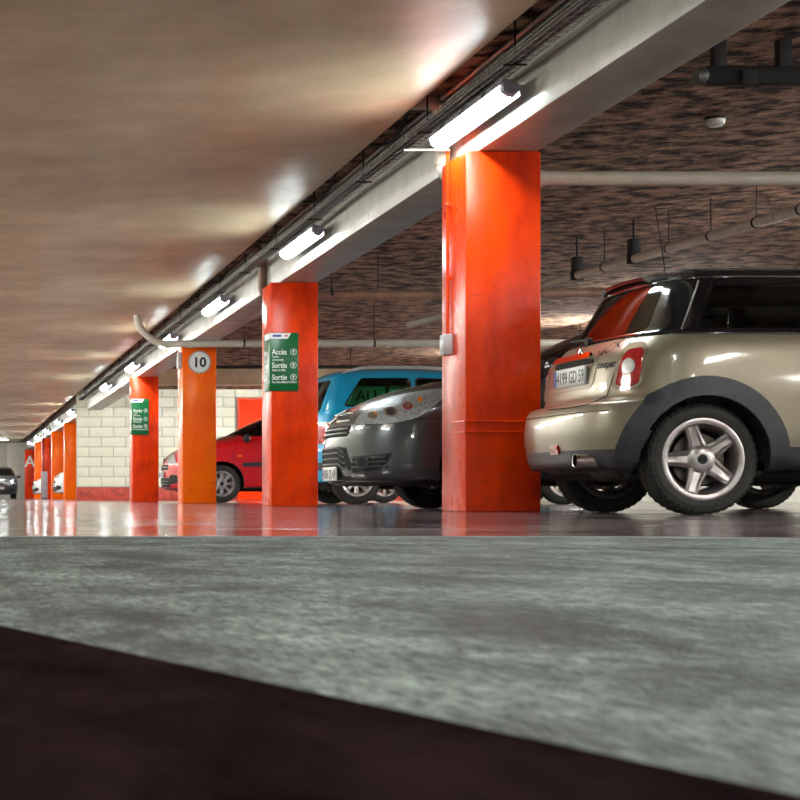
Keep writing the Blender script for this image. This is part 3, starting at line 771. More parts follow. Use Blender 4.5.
def round_poly(pts, r, n=4):
    """polygon with rounded corners of radius-ish r."""
    out = []; N = len(pts)
    for i in range(N):
        p = Vector(pts[i]); a = Vector(pts[i-1]); b = Vector(pts[(i+1) % N])
        da = (a-p); db = (b-p); ra = min(r, da.length*0.45); rb = min(r, db.length*0.45)
        q0 = p+da.normalized()*ra; q1 = p+db.normalized()*rb
        for k in range(n+1):
            t = k/n; q = (1-t)**2*q0+2*t*(1-t)*p+t*t*q1; out.append((q.x, q.y))
    return out

# ---- wheels (axis = y, outer face towards +y)
WM = {}
def wheel(parent, x, yout, sg, R, width, rim, style, mrim, steer=0.0, rot=0.0, detail=True):
    key = (R, width, rim, style, mrim.name)
    if key not in WM:
        h = width/2; d = {}
        bm = bmesh.new(); sh = R-rim
        prof = [(rim-0.005, -h*0.86), (rim+0.012, -h*0.95), (rim+sh*0.55, -h*1.0), (R-0.022, -h*0.96), (R-0.006, -h*0.82)]
        for gx in (-0.5, -0.17, 0.17, 0.5):
            prof += [(R, h*(gx-0.11)), (R, h*(gx-0.055)), (R-0.008, h*(gx-0.04)), (R-0.008, h*(gx+0.04)), (R, h*(gx+0.055)), (R, h*(gx+0.11))]
        prof += [(R-0.006, h*0.82), (R-0.022, h*0.96), (rim+sh*0.55, h*1.0), (rim+sh*0.45, h*1.01), (rim+0.012, h*0.95), (rim-0.005, h*0.86)]
        lathe(bm, prof, 56, 'y', closed=True); d['tyre'] = to_mesh('tyre', bm, True, 28)
        # tread blocks: lateral bars on both shoulders
        bm = bmesh.new(); nb = 44
        for k in range(nb):
            t = 2*PI*k/nb; m4 = Matrix.Rotation(t, 4, 'Y')
            for sgn in (-1, 1):
                b2 = [(R-0.012, h*0.70), (R+0.002, h*0.70), (R-0.003, h*0.86), (R-0.020, h*0.97), (R-0.03, h*0.97)]
                wv = 0.012
                A = [bm.verts.new(m4 @ Vector((r, sgn*yy, -wv))) for r, yy in b2]; B = [bm.verts.new(m4 @ Vector((r, sgn*yy, wv))) for r, yy in b2]
                bm.faces.new(A); bm.faces.new(B[::-1])
                for i in range(len(b2)): bm.faces.new((A[i], B[i], B[(i+1) % len(b2)], A[(i+1) % len(b2)]))
        d['tread'] = to_mesh('tread', bm, False)
        bm = bmesh.new()
        pr = [(rim-0.004, -h*0.88), (rim+0.010, -h*0.90), (rim+0.010, -h*0.84), (rim-0.03, -h*0.7), (rim-0.035, h*0.5), (rim-0.026, h*0.78), (rim-0.012, h*0.86), (rim+0.009, h*0.90), (rim+0.009, h*0.96), (rim-0.004, h*0.99), (rim-0.022, h*0.93), (rim-0.030, h*0.80), (rim-0.045, h*0.5), (rim-0.045, -h*0.6), (rim-0.02, -h*0.85)]
        lathe(bm, pr, 48, 'y', closed=True); d['rim'] = to_mesh('rim', bm)
        # spokes
        n, w0, w1, ang = {'five': (5, 0.058, 0.040, 0), 'seven': (7, 0.030, 0.024, 0), 'six': (6, 0.036, 0.03, 0), 'eight': (8, 0.03, 0.034, 0)}[style]
        bm = bmesh.new(); r0, r1 = 0.045, rim-0.012
        st = [(r0, w0, h*0.78, 0.05), (r0+(r1-r0)*0.45, (w0+w1)/2*0.82, h*0.84, 0.04), (r1-0.02, w1*0.9, h*0.86, 0.035), (r1, w1*1.15, h*0.86, 0.035)]
        rings = []
        for (r, w, y, dp) in st:
            gr = 0.008 if style == 'five' and r < r1-0.01 else 0.0
            sec = [(-w, y-dp), (-w, y-0.008), (-w*0.62, y), (-w*0.40, y-gr), (w*0.40, y-gr), (w*0.62, y), (w, y-0.008), (w, y-dp)]
            rings.append([bm.verts.new((r, b, a)) for a, b in sec])
        for A, B in zip(rings, rings[1:]):
            for k in range(len(A)): bm.faces.new((A[k], A[(k+1) % len(A)], B[(k+1) % len(A)], B[k]))
        bm.faces.new(rings[0][::-1]); bm.faces.new(rings[-1]); d['spoke'] = to_mesh('spoke', bm, True, 30); d['n'] = n
        bm = bmesh.new(); lathe(bm, [(0.0, h*0.55), (0.075, h*0.55), (0.078, h*0.76), (0.062, h*0.86), (0.036, h*0.88), (0.034, h*0.85), (0.0, h*0.86)], 32, 'y'); d['hub'] = to_mesh('hub', bm)
        bm = bmesh.new(); lathe(bm, [(0.0, h*0.855), (0.028, h*0.855), (0.027, h*0.90), (0.0, h*0.91)], 24, 'y'); d['cap'] = to_mesh('hub_cap', bm)
        bm = bmesh.new(); lathe(bm, [(0.0, 0.0), (rim*0.66, 0.0), (rim*0.66, 0.02), (rim*0.42, 0.02), (rim*0.40, 0.035), (0.0, 0.035)], 32, 'y'); d['disc'] = to_mesh('brake_disc', bm)
        bm = bmesh.new()
        lathe(bm, [(0.0, -h*0.5), (rim*0.5, -h*0.5), (rim*0.62, -h*0.15), (rim*0.62, 0.0), (0.0, 0.0)], 24, 'y'); d['drum'] = to_mesh('brake_backplate', bm)
        WM[key] = d
    d = WM[key]; y = sg*(yout-width/2)
    rz = (0 if sg > 0 else PI)+steer
    t = link('wheel', d['tyre'], M_TYRE, parent); t.location = (x, y, R); t.rotation_euler = (0, rot, rz)
    link('rim', d['rim'], mrim, t)
    o = link('tread', d['tread'], M_TYRE, t); o['kind'] = 'stuff'
    for k in range(d['n']):
        o = link('spoke', d['spoke'], mrim, t); o.rotation_euler = (0, 2*PI*k/d['n'], 0)
    link('hub', d['hub'], mrim, t); link('hub_cap', d['cap'], M_BLACKG, t); link('brake_disc', d['disc'], M_ALLOYD, t); link('brake_backplate', d['drum'], M_DARKM, t)
    return t

def wheels(car, style, rim, width=0.195, mrim=None, steer=0.0, rot=0.0, tuck=0.05):
    sp = car.sp; yo = sp['rows'][3][4]-tuck
    for i, x in enumerate(sp['wheels']):
        for sg in (-1, 1):
            wheel(car.root, x, yo, sg, sp['R'], width, rim, style, mrim or M_ALLOY, steer if i == 1 else 0.0, rot*(1 if sg > 0 else -1))
        bm = bmesh.new(); tube(bm, [(x, -yo+0.1, sp['R']), (x, yo-0.1, sp['R'])], 0.04, 10)
        box(bm, x-0.1, x+0.1, -0.3, 0.3, sp['R']-0.07, sp['R']+0.08, bev=0.02); obj('axle', bm, M_ALLOYD, car.root)

def seats(car, xs, w=0.23, zf=0.45, top=1.02):
    for (x, y) in xs:
        bm = bmesh.new(); box(bm, x-0.05, x+0.45, y-w, y+w, zf-0.02, zf+0.16, bev=0.04)
        prism(bm, [(x-0.10, zf+0.05), (x+0.08, zf+0.05), (x-0.08, top-0.1), (x-0.14, top-0.06), (x-0.20, top-0.1)], lambda u, v: Vector((u, y-w, v)), lambda u, v: Vector((u, y+w, v)))
        st = obj('seat', bm, M_SEAT, car.root)
        bm = bmesh.new(); box(bm, x-0.20, x-0.11, y-0.12, y+0.12, top-0.02, top+0.15, bev=0.035)
        tube(bm, [(x-0.15, y-0.05, top-0.12), (x-0.15, y-0.05, top)], 0.008); tube(bm, [(x-0.15, y+0.05, top-0.12), (x-0.15, y+0.05, top)], 0.008)
        obj('headrest', bm, M_SEAT, st)

def mirror_part(car, x, y, z, m, sz=1.0):
    for sg in (-1, 1):
        bm = bmesh.new(); r = bmesh.ops.create_uvsphere(bm, u_segments=16, v_segments=10, radius=1.0)
        for v in r['verts']:
            v.co = Vector((x+v.co.x*0.075*sz*(1.0 if v.co.x > 0 else 0.45), sg*(y+0.10)+v.co.y*0.10*sz, z+v.co.z*0.07*sz))
        tube(bm, [(x+0.02, sg*(y-0.05), z-0.06), (x+0.01, sg*(y+0.04), z-0.03)], 0.025, 8)
        mo = obj('wing_mirror', bm, m, car.root)
        bm = bmesh.new(); box(bm, x-0.042*sz, x-0.03*sz, sg*(y+0.10)-0.075*sz, sg*(y+0.10)+0.075*sz, z-0.05*sz, z+0.05*sz, bev=0.004); obj('mirror_glass', bm, M_CHROME, mo)

def plate(car, pr, uc, vc, txt, w=0.52, h=0.11, rotz=0, rearface=True, eu=True, off=0.012):
    p, n = pr(uc, vc); n = Vector((n.x, 0, 0)).normalized(); ux = Vector((0, 0, 1)).cross(n); up = n.cross(ux)
    m4 = Matrix((ux, n*-1, up)).transposed().to_4x4(); m4.translation = p+n*off
    bm = boxbm(-w/2, w/2, -0.004, 0.012, -h/2, h/2, bev=0.003); bm.transform(m4)
    o = obj('number_plate', bm, M_PLATE, car.root)
    if eu:
        bm = boxbm(-w/2+0.004, -w/2+0.045, -0.006, -0.003, -h/2+0.004, h/2-0.004); bm.transform(m4); obj('blue_band', bm, M_BLUE, o, False)
    text_obj(txt, h*0.95, M_BLACKP, o, m4 @ Matrix.Translation((0.02, -0.0045, -h*0.33)) @ FACE_CAM @ Matrix.Diagonal((0.88, 1, 1, 1)), 0.002, 'CENTER', 'plate_characters')
    return o

# =========================================================== champagne hatchback (nearest, rear to the aisle)
mini = dict(L=3.70, top=1.432, R=0.311, wheels=[0.617, 3.084], sill=2, belt=10, m_sill=M_CLAD, m_body=P_BEIGE, m_roof=M_BLACKG,
    rows=[(0.16, .262, 3.60, .24, .70), (0.045, .275, 3.66, .245, .80), (0.012, .37, 3.69, .36, .832), (0.0, .47, 3.70, .48, .842), (0.008, .57, 3.695, .56, .842), (0.035, .635, 3.68, .62, .842),
          (0.125, .662, 3.64, .70, .842), (0.148, .78, 3.56, .80, .838), (0.17, .90, 3.25, .88, .828), (0.225, .975, 2.90, .95, .815), (0.26, 1.012, 2.72, 1.00, .80),
          (0.285, 1.03, 2.66, 1.02, .785), (0.37, 1.18, 2.40, 1.18, .72), (0.46, 1.335, 2.12, 1.335, .64), (0.52, 1.390, 1.98, 1.390, .58), (0.64, 1.420, 1.8, 1.420, .44), (0.95, 1.431, 1.55, 1.431, .18), (1.15, 1.432, 1.35, 1.432, .02)],
    ar=[0.42, 0.45, 0.47, 0.48, 0.48, 0.48, 0.46, 0.46, 0.45, 0.44, 0.43, 0.43, 0.41, 0.38, 0.35, 0.3, 0.2, 0.1], af=0.7, nr=2.9, nf=2.6, cab_mid=1.2,
    side_windows=[round_poly([(0.60, 1.045), (1.44, 1.045), (1.40, 1.305), (0.73, 1.305)], 0.03), round_poly([(1.52, 1.045), (2.42, 1.045), (2.12, 1.305), (1.48, 1.305)], 0.03)],
    rear_window=[round_poly([(-0.60, 1.04), (0.60, 1.04), (0.50, 1.325), (-0.50, 1.325)], 0.06)],
    front_window=[round_poly([(-0.62, 1.06), (0.62, 1.06), (0.50, 1.32), (-0.50, 1.32)], 0.06)])
c = Car('hatchback', 'champagne beige hatchback with black roof parked rear first beside biggest column', 'car', (3.55, 10.54, 0), 0, mini)
MINI = c
c.patch('rear_glass', mini['rear_window'][0], c.rear(), M_GLASS, -0.012, -0.007)
c.patch('windscreen', mini['front_window'][0], c.front(), M_GLASS, -0.012, -0.007)
for sg in (-1, 1):
    for pgn in mini['side_windows']: c.patch('side_glass', pgn, c.side(sg), M_GLASS, -0.012, -0.007)
wheels(c, 'five', 0.222, 0.195, rot=0.0, tuck=0.045)
seats(c, [(1.75, -0.36), (1.75, 0.36), (0.95, -0.33), (0.95, 0.33)], top=0.98)
# wheel arch cladding
def arch(car, x, R, r0, r1, a0, a1, m, off1=0.018, n=26, sgs=(-1, 1), r1e=None):
    z = R+0.0
    for sg in sgs:
        inn = [(x+r0*math.cos(t), z+r0*math.sin(t)) for t in [a0+(a1-a0)*i/n for i in range(n+1)]]
        out = [(x+r1*math.cos(t), z+r1*math.sin(t)) for t in [a0+(a1-a0)*i/n for i in range(n+1)]]
        car.patch('arch_cladding', out+inn[::-1], car.side(sg), m, -0.02, off1, 0.04)
arch(c, 0.617, 0.311, 0.355, 0.462, math.radians(-12), math.radians(196), M_CLAD)
arch(c, 3.084, 0.311, 0.355, 0.45, math.radians(-12), math.radians(192), M_CLAD)
# side sill cladding
for sg in (-1, 1):
    c.patch('sill_cladding', [(1.04, 0.25), (2.66, 0.25), (2.66, 0.38), (1.04, 0.38)], c.side(sg), M_CLAD, -0.01, 0.014, 0.1)
# chrome belt line, seams
for sg in (-1, 1):
    c.line('belt_strip', [(0.42, 1.016), (2.6, 1.012)], c.side(sg), 0.006, M_BLACKG)
    c.line('pillar_strip', [(0.515, 1.04), (0.665, 1.33)], c.side(sg), 0.005, M_ALLOY)
    c.line('door_seam', [(1.50, 0.40), (1.48, 1.0)], c.side(sg), 0.003)
    c.line('roof_gutter', [(0.50, 1.345), (0.9, 1.352), (2.0, 1.345)], c.side(sg), 0.006, M_BLACKG, parent=c.roof)
c.line('bumper_crease', [(-0.70, .588), (-0.4, .585), (0, .583), (0.4, .585), (0.70, .588)], c.rear(), 0.003)
# tailgate gap
LN = c.lens()
c.line('tailgate_seam', [(644, 333), (630, 342), (616, 368), (607, 396), (590, 404), (570, 408), (548, 410)], LN, 0.0035, mirror=False, dens=4)
# tail lamps measured on the body
def taillamp(car, outer, inner, disc, red2):
    a = car.patch('tail_lamp', outer, LN, M_CHROME, -0.02, 0.010, 6, mirror=True)
    for k, sg in enumerate((1, -1)):
        pass
    b = car.patch('red_lens', inner, LN, M_REDLENS, -0.01, 0.016, 6, mirror=True)
    d2 = car.patch('reversing_lens', disc, LN, M_CLEAR, 0.0, 0.022, 6, mirror=True)
    for k in range(2):
        b[k].parent = a[k]; d2[k].parent = a[k]
outer = smooth_poly([(615, 388), (613.5, 383), (619, 362), (627, 347), (640, 342.5), (647, 345), (647.5, 354), (644, 376), (640, 385.5), (631, 389.5), (621, 390.5)], 3)
inner = smooth_poly([(618.5, 385), (619, 377), (623, 362), (629, 352), (638, 349.5), (643.5, 349), (644, 355), (640.5, 376), (637.5, 383.5), (629, 386.5)], 3)
disc = [(630.5+6.6*math.cos(t)*0.92+0.8*math.sin(t), 366.5-7.6*math.sin(t)) for t in [2*PI*i/24 for i in range(24)]]
taillamp(c, outer, inner, disc, None)
# number plate recess, chrome handle, badge, lettering
c.patch('plate_recess', round_poly([(-0.36, 0.735), (0.32, 0.735), (0.34, 0.92), (-0.38, 0.92)], 0.06), c.rear(), P_BEIGE, -0.01, 0.004, 0.08)
c.patch('tailgate_handle', round_poly([(-0.32, 0.900), (0.30, 0.900), (0.28, 0.934), (-0.30, 0.934)], 0.015), c.rear(), M_CHROME, -0.01, 0.035, 0.06)
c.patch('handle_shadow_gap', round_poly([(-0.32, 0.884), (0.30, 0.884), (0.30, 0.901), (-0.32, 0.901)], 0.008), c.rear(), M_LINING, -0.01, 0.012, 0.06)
plate(c, c.rear(), -0.03, 0.818, '4199 GD 59', 0.52, 0.11, off=0.016)
p, n = c.rear()(0.0, 0.965)
bm = bmesh.new(); lathe(bm, [(0.0, -0.012), (0.035, -0.010), (0.037, 0.0), (0.0, 0.006)], 20, 'x', p); o = obj('badge', bm, M_CHROME, c.body)
bm = bmesh.new(); lathe(bm, [(0.0, -0.016), (0.022, -0.014), (0.022, -0.008), (0.0, -0.008)], 18, 'x', p); obj('badge_centre', bm, M_BLACKG, c.body)
def body_text(car, s, size, uc, vc, pr, m, roll=0.0, off=0.003, bold=0.0, shear=0.0):
    """lettering wrapped on the body: the flat glyph outline is projected point by point."""
    me = text_mesh(s, size, 0.0, 'CENTER', bold, shear); bm = bmesh.new(); bm.from_mesh(me)
    bmesh.ops.remove_doubles(bm, verts=bm.verts[:], dist=1e-6)
    cr, sr = math.cos(roll), math.sin(roll)
    for v in bm.verts:
        u, w = v.co.x*cr-v.co.y*sr, v.co.x*sr+v.co.y*cr
        P, N_ = pr(uc+u, vc+w); v.co = P+N_*off
    me2 = bpy.data.meshes.new('lettering'); bm.to_mesh(me2); bm.free(); me2.materials.append(m)
    return link('lettering', me2, m, car.body)
flip = lambda f: (lambda u, v: f(-u, v))
R_ = flip(c.rear())
body_text(c, 'cooper', 0.060, 0.475, 0.845, R_, M_DARKM, 0.0, bold=0.002)
body_text(c, 'JACK', 0.090, 0.42, 0.925, R_, M_LINING, 0.35, shear=0.2, off=0.004)
# wiper, fog lamp, exhaust, antenna, spoiler
p, n = c.rear()(0.0, 1.03)
bm = bmesh.new(); lathe(bm, [(0.0, 0.0), (0.03, 0.0), (0.03, 0.03), (0.0, 0.04)], 14, 'x', p-Vector((0.035, 0, 0)))
pts = [c.rear()(0.46*t, 1.045+0.03*t) for t in [i/6 for i in range(7)]]
tube(bm, [q-Vector((0.03, 0, 0)) for q, _ in pts], [0.012, 0.010, 0.009, 0.008, 0.007, 0.006, 0.005], 6)
wp = obj('rear_wiper', bm, M_LINING, c.root)
c.patch('fog_lamp', round_poly([(-0.22, 0.352), (-0.22, 0.408), (-0.09, 0.408), (-0.09, 0.352)], 0.02), c.rear(), M_REDLENS, -0.01, 0.014, 0.05, parent=c.body)
c.patch('bumper_corner', [(604, 456), (618, 449), (630, 440.5), (636.5, 430), (652, 430), (640, 452), (632, 466), (606, 466)], LN, M_CLAD, -0.012, 0.012, 5, mirror=True)
ex = bmesh.new(); lathe(ex, [(0.034, -0.06), (0.040, -0.062), (0.041, 0.06), (0.041, 0.30), (0.034, 0.30), (0.034, -0.05)], 24, 'x', (0.05, -0.54, 0.308), closed=True)
obj('exhaust_tip', ex, M_CHROME, c.root)
ex = bmesh.new(); lathe(ex, [(0.0, 0.0), (0.10, 0.0), (0.11, 0.02), (0.11, 0.4), (0.10, 0.42), (0.0, 0.42)], 20, 'y', (0.34, -0.45, 0.30)); obj('silencer', ex, M_ALLOYD, c.root)
bm = bmesh.new(); base = c.top()(0.72, -0.02)[0]
lathe(bm, [(0.03, -0.006), (0.026, 0.008), (0.008, 0.026), (0.0, 0.026)], 12, 'z', base); tube(bm, [base+Vector((0, 0, 0.02)), base+Vector((-0.06, 0, 0.42))], [0.0045, 0.003], 6)
obj('antenna', bm, M_DARKM, c.root)
bm = bmesh.new(); ny = 20; A_ = []; 
for i in range(ny+1):
    y = -0.56+1.12*i/ny; q = (y/0.56)**2
    xt = 0.462+0.12*q*q; f0 = c.top()(0.68, y*0.93)[0]; zt = 1.398-0.032*q
    A_.append([bm.verts.new(f0+Vector((0, 0, 0.004))), bm.verts.new((xt+0.08, y, zt+0.016)), bm.verts.new((xt, y, zt-0.004)), bm.verts.new((xt+0.01, y, zt-0.022)), bm.verts.new((xt+0.14, y*0.98, zt-0.02))])
for a, b in zip(A_, A_[1:]):
    for k in range(5): bm.faces.new((a[k], a[(k+1) % 5], b[(k+1) % 5], b[k]))
bm.faces.new(A_[0]); bm.faces.new(A_[-1][::-1])
obj('roof_spoiler', bm, P_ROOF, c.root)
c.patch('roof_skin', smooth_poly([(0.64, -0.44), (0.64, 0.44), (1.0, 0.52), (1.5, 0.52), (1.82, 0.42), (1.82, -0.42), (1.5, -0.52), (1.0, -0.52)], 3), c.top(), P_ROOF, -0.01, 0.006, 0.08)
mirror_part(c, 2.36, 0.80, 1.02, M_BLACKG)
for sg in (-1, 1):   # front lamps and door handle
    c.patch('door_handle', round_poly([(1.60, 0.86), (1.78, 0.86), (1.78, 0.89), (1.60, 0.89)], 0.01), c.side(sg), M_CHROME, -0.005, 0.03, 0.05)
    c.patch('head_lamp', [(sg*0.56+0.12*math.cos(t), 0.70+0.11*math.sin(t)) for t in [2*PI*i/20 for i in range(20)]], c.front(), M_CLEAR, -0.01, 0.012, 0.06)
c.patch('grille', round_poly([(-0.32, 0.56), (0.32, 0.56), (0.36, 0.70), (-0.36, 0.70)], 0.04), c.front(), M_BLACKG, -0.01, 0.01, 0.07)
bm = bmesh.new(); box(bm, 0.30, 3.3, -0.55, 0.55, 0.20, 0.30, bev=0.03); obj('underbody', bm, M_LINING, c.root)
for pp in ([(0.30, -0.55, 0.27), (0.55, 0.2, 0.20), (0.62, 0.62, 0.27)], [(0.65, -0.6, 0.22), (1.2, -0.5, 0.26)], [(0.65, 0.6, 0.22), (1.2, 0.5, 0.26)]):
    obj('suspension_arm', tube(bmesh.new(), pp, 0.03, 8), M_ALLOYD, c.root)

# =========================================================== generic nose / tail dressing for the cars behind
def dress_front(c, hl, grille=None, lower=None, fog=None, plate_at=None, txt='', hl_mat=None):
    F = c.front(); S = c.sp
    if hl:
        for sg in (-1, 1):
            h = c.patch('head_lamp', hl, c.diag(180-38, sg, S['L']-0.6), M_CLEAR, -0.01, 0.008, 0.05)
    if grille:
        for g in grille: c.patch('grille', g, F, M_LINING, -0.01, 0.008, 0.06)

# =========================================================== dark grey people carrier (nose to the aisle)
pic = dict(L=4.47, top=1.662, R=0.325, wheels=[0.66, 3.46], sill=1, belt=8, m_sill=M_CLAD, m_body=P_DARK, m_roof=P_DARK,
    rows=[(.14, .25, 4.36, .20, .78), (.04, .29, 4.43, .225, .87), (0, .42, 4.465, .34, .905), (0, .56, 4.47, .52, .915), (.02, .70, 4.45, .66, .915), (.04, .80, 4.40, .74, .912), (.06, .88, 4.28, .82, .905),
          (.08, .95, 3.95, .955, .89), (.10, 1.0, 3.42, 1.06, .87), (.12, 1.05, 3.22, 1.115, .85), (.2, 1.27, 2.72, 1.30, .79), (.3, 1.46, 2.33, 1.47, .70), (.42, 1.59, 1.95, 1.60, .59), (.65, 1.645, 1.65, 1.648, .42), (.95, 1.66, 1.4, 1.66, .2), (1.1, 1.662, 1.3, 1.662, .02)],
    ar=0.45, af=[.62, .66, .70, .74, .76, .78, .80, .82, .82, .8, .7, .6, .5, .4, .2, .1], nr=3.0, nf=2.5, cab_mid=1.6,
    side_windows=[round_poly([(.55, 1.12), (1.45, 1.12), (1.45, 1.50), (.75, 1.50)], .05), round_poly([(1.53, 1.12), (2.45, 1.13), (2.2, 1.42), (1.95, 1.50), (1.53, 1.50)], .05)],
    rear_window=[round_poly([(-.62, 1.12), (.62, 1.12), (.5, 1.52), (-.5, 1.52)], .06)],
    front_window=[round_poly([(-.70, 1.16), (.70, 1.16), (.56, 1.56), (-.56, 1.56)], .08)])
c = Car('people_carrier', 'dark grey people carrier parked nose first behind the biggest column', 'car', (7.49, 14.12, 0), PI, pic)
PIC = c
c.patch('windscreen', pic['front_window'][0], c.front(), M_GLASSD, -0.012, -0.006)
c.patch('rear_glass', pic['rear_window'][0], c.rear(), M_GLASSD, -0.012, -0.006)
for sg in (-1, 1):
    for pgn in pic['side_windows']: c.patch('side_glass', pgn, c.side(sg), M_GLASSD, -0.012, -0.006)
wheels(c, 'six', 0.205, 0.2, steer=0.12)
seats(c, [(1.9, -.38), (1.9, .38)], top=1.12)
LN = c.lens()
hl = [(355, 423), (362, 413), (375, 404), (392, 397), (415, 392), (443, 388), (452, 389), (444, 397), (432, 408), (418, 417), (402, 421.5), (385, 423.5), (368, 424)]
M_BOWL = mat('lamp_reflector', lin(170, 176, 180), 0.3, metal=0.3, col2=lin(128, 134, 138), nscale=60, nmix=(0.40, 0.6), bump=0.6, bscale=40, detail=3)
a = c.patch('head_lamp', smooth_poly(hl, 2), LN, M_BOWL, -0.02, 0.003, 4, mirror=True)
for (cx, cy, r, m) in [(373, 416, 4.6, M_CHROME), (391, 412, 6.5, M_CHROME), (391, 412, 4.2, M_LINING), (408, 406, 4.6, M_REDLENS), (408, 406, 3.0, M_CHROME), (420, 400, 2.6, M_AMBER), (376, 414, 1.5, M_AMBER)]:
    d2 = c.patch('lamp_bowl', [(cx+r*math.cos(t), cy+r*0.75*math.sin(t)) for t in [2*PI*i/16 for i in range(16)]], LN, m, 0.0, 0.004+(7-r)*0.0009, 4, mirror=True)
    for k in range(2): d2[k].parent = a[k]
F = c.front()
for sgl, z0, z1 in [(0, .595, .625), (1, .645, .675)]:
    pass
# upper grille slots with chevron bars
ug = c.patch('upper_grille', round_poly([(-.42, .575), (.42, .575), (.44, .66), (-.44, .66)], .02), F, M_LINING, -0.01, 0.004, 0.06)
for zz in (.602, .635):
    c.line('grille_bar', [(-.43, zz), (-.15, zz), (0, zz), (.15, zz), (.43, zz)], F, 0.008, P_DARK, parent=ug, off=0.008)
tg = c.patch('badge_grille', round_poly([(-.34, .715), (.34, .715), (.28, .75), (-.28, .75)], .012), F, M_LINING, -0.01, 0.004, 0.06)
c.line('chrome_bar', [(-.40, .70), (-.12, .70), (0, .735), (.12, .70), (.40, .70)], F, 0.011, M_CHROME, off=0.006, parent=tg)
c.line('chrome_bar', [(-.34, .762), (-.12, .762), (0, .80), (.12, .762), (.34, .762)], F, 0.010, M_CHROME, off=0.006, parent=tg)
lg = c.patch('lower_grille', round_poly([(-.50, .31), (.50, .31), (.40, .49), (-.40, .49)], .03), F, M_LINING, -0.01, 0.004, 0.06)
for zz in (.345, .39, .435, .475):
    c.line('grille_bar', [(-.47+(zz-.31)*.5, zz-.02), (-.36, zz-.02), (-.28, zz+.015), (.28, zz+.015), (.36, zz-.02), (.47-(zz-.31)*.5, zz-.02)], F, 0.009, M_CLAD, parent=lg, off=0.010)
# fog lamp panel
fp = c.patch('fog_panel', [(353, 457), (372, 455), (392, 453), (388, 462), (378, 470), (352, 473)], LN, M_LINING, -0.012, 0.003, 5, mirror=True)
for zz in (457.5, 462.5, 467):
    ln = c.line('fog_slat', [(353, zz), (387, zz-1)], LN, 0.009, M_CLAD, mirror=True, dens=5, off=0.008)
    for k in range(2): ln[k].parent = fp[k]
fl = c.patch('fog_lamp', [(364+6.2*math.cos(t), 462+6.6*math.sin(t)) for t in [2*PI*i/20 for i in range(20)]], LN, M_CLAD, -0.01, 0.016, 4, mirror=True)
f2 = c.patch('fog_lens', [(363.5+4.3*math.cos(t), 462+4.8*math.sin(t)) for t in [2*PI*i/18 for i in range(18)]], LN, M_LINING, 0.0, 0.019, 4, mirror=True)
for k in range(2): fl[k].parent = fp[k]; f2[k].parent = fp[k]
c.patch('air_slot', round_poly([(-.45, .235), (.45, .235), (.43, .262), (-.43, .262)], .01), F, M_LINING, -0.01, 0.004, 0.06)
plate(c, F, 0.0, .285, '4306 QL 69', 0.50, 0.11, off=0.02)
for sg in (-1, 1):
    c.line('bumper_seam', [(3.30, .70), (3.70, .70), (4.05, .69)], c.side(sg), 0.003)
    c.line('door_seam', [(3.05, .35), (3.06, .8), (3.0, 1.06)], c.side(sg), 0.003)
    c.line('bonnet_seam', [(3.2, 1.02), (3.6, .94), (3.95, .86)], c.side(sg), 0.003)
    c.patch('tail_lamp', round_poly([(-.2, .95), (.05, .95), (.05, 1.35), (-.1, 1.35)], .04), c.diag(45, sg, 0.5), M_REDLENS, -0.01, 0.01, 0.06)
    c.line('side_scuff', [(3.2, .42), (3.75, .40)], c.side(sg), 0.004)
c.patch('bumper_lip', [(-.75, .205), (.75, .205), (.75, .225), (-.75, .225)], F, M_CLAD, -0.01, 0.012, 0.08)
mirror_part(c, 2.98, .86, 1.08, P_DARK)
bm = bmesh.new(); box(bm, 0.3, 4.1, -.6, .6, .19, .30, bev=.03); obj('underbody', bm, M_LINING, c.root)

# =========================================================== blue van
van = dict(L=4.20, top=1.79, R=0.31, wheels=[0.62, 3.30], sill=1, belt=7, m_sill=M_CLAD, m_body=P_BLUE, m_roof=P_BLUE,
    rows=[(.10, .25, 4.12, .22, .76), (.02, .29, 4.17, .25, .83), (0, .44, 4.2, .4, .86), (0.0, .60, 4.19, .6, .868), (.04, .68, 4.14, .74, .868), (.06, .85, 3.95, .88, .865), (.08, 1.05, 3.55, 1.0, .86),
          (.10, 1.18, 3.22, 1.12, .85), (.12, 1.22, 3.1, 1.18, .84), (.19, 1.40, 2.85, 1.40, .79), (.27, 1.58, 2.55, 1.58, .73), (.34, 1.70, 2.25, 1.70, .66), (.5, 1.755, 2.0, 1.755, .54), (.85, 1.785, 1.7, 1.785, .3), (1.2, 1.79, 1.4, 1.79, .02)],
    ar=0.34, af=0.7, nr=3.2, nf=2.6, cab_mid=1.5,
    side_windows=[round_poly([(.45, 1.27), (1.32, 1.27), (1.32, 1.63), (.70, 1.63)], .04), round_poly([(1.40, 1.27), (2.75, 1.27), (2.45, 1.60), (1.40, 1.63)], .04)],
    rear_window=[round_poly([(-.66, 1.20), (.66, 1.20), (.56, 1.62), (-.56, 1.62)], .06)],
    front_window=[round_poly([(-.66, 1.22), (.66, 1.22), (.56, 1.62), (-.56, 1.62)], .06)])
c = Car('blue_van', 'bright blue family van with grey roof rails behind the dark people carrier', 'van', (4.55, 23.35, 0), 0, van)
VAN = c
c.patch('rear_glass', van['rear_window'][0], c.rear(), M_GLASS, -0.012, -0.006)
c.patch('windscreen', van['front_window'][0], c.front(), M_GLASS, -0.012, -0.006)
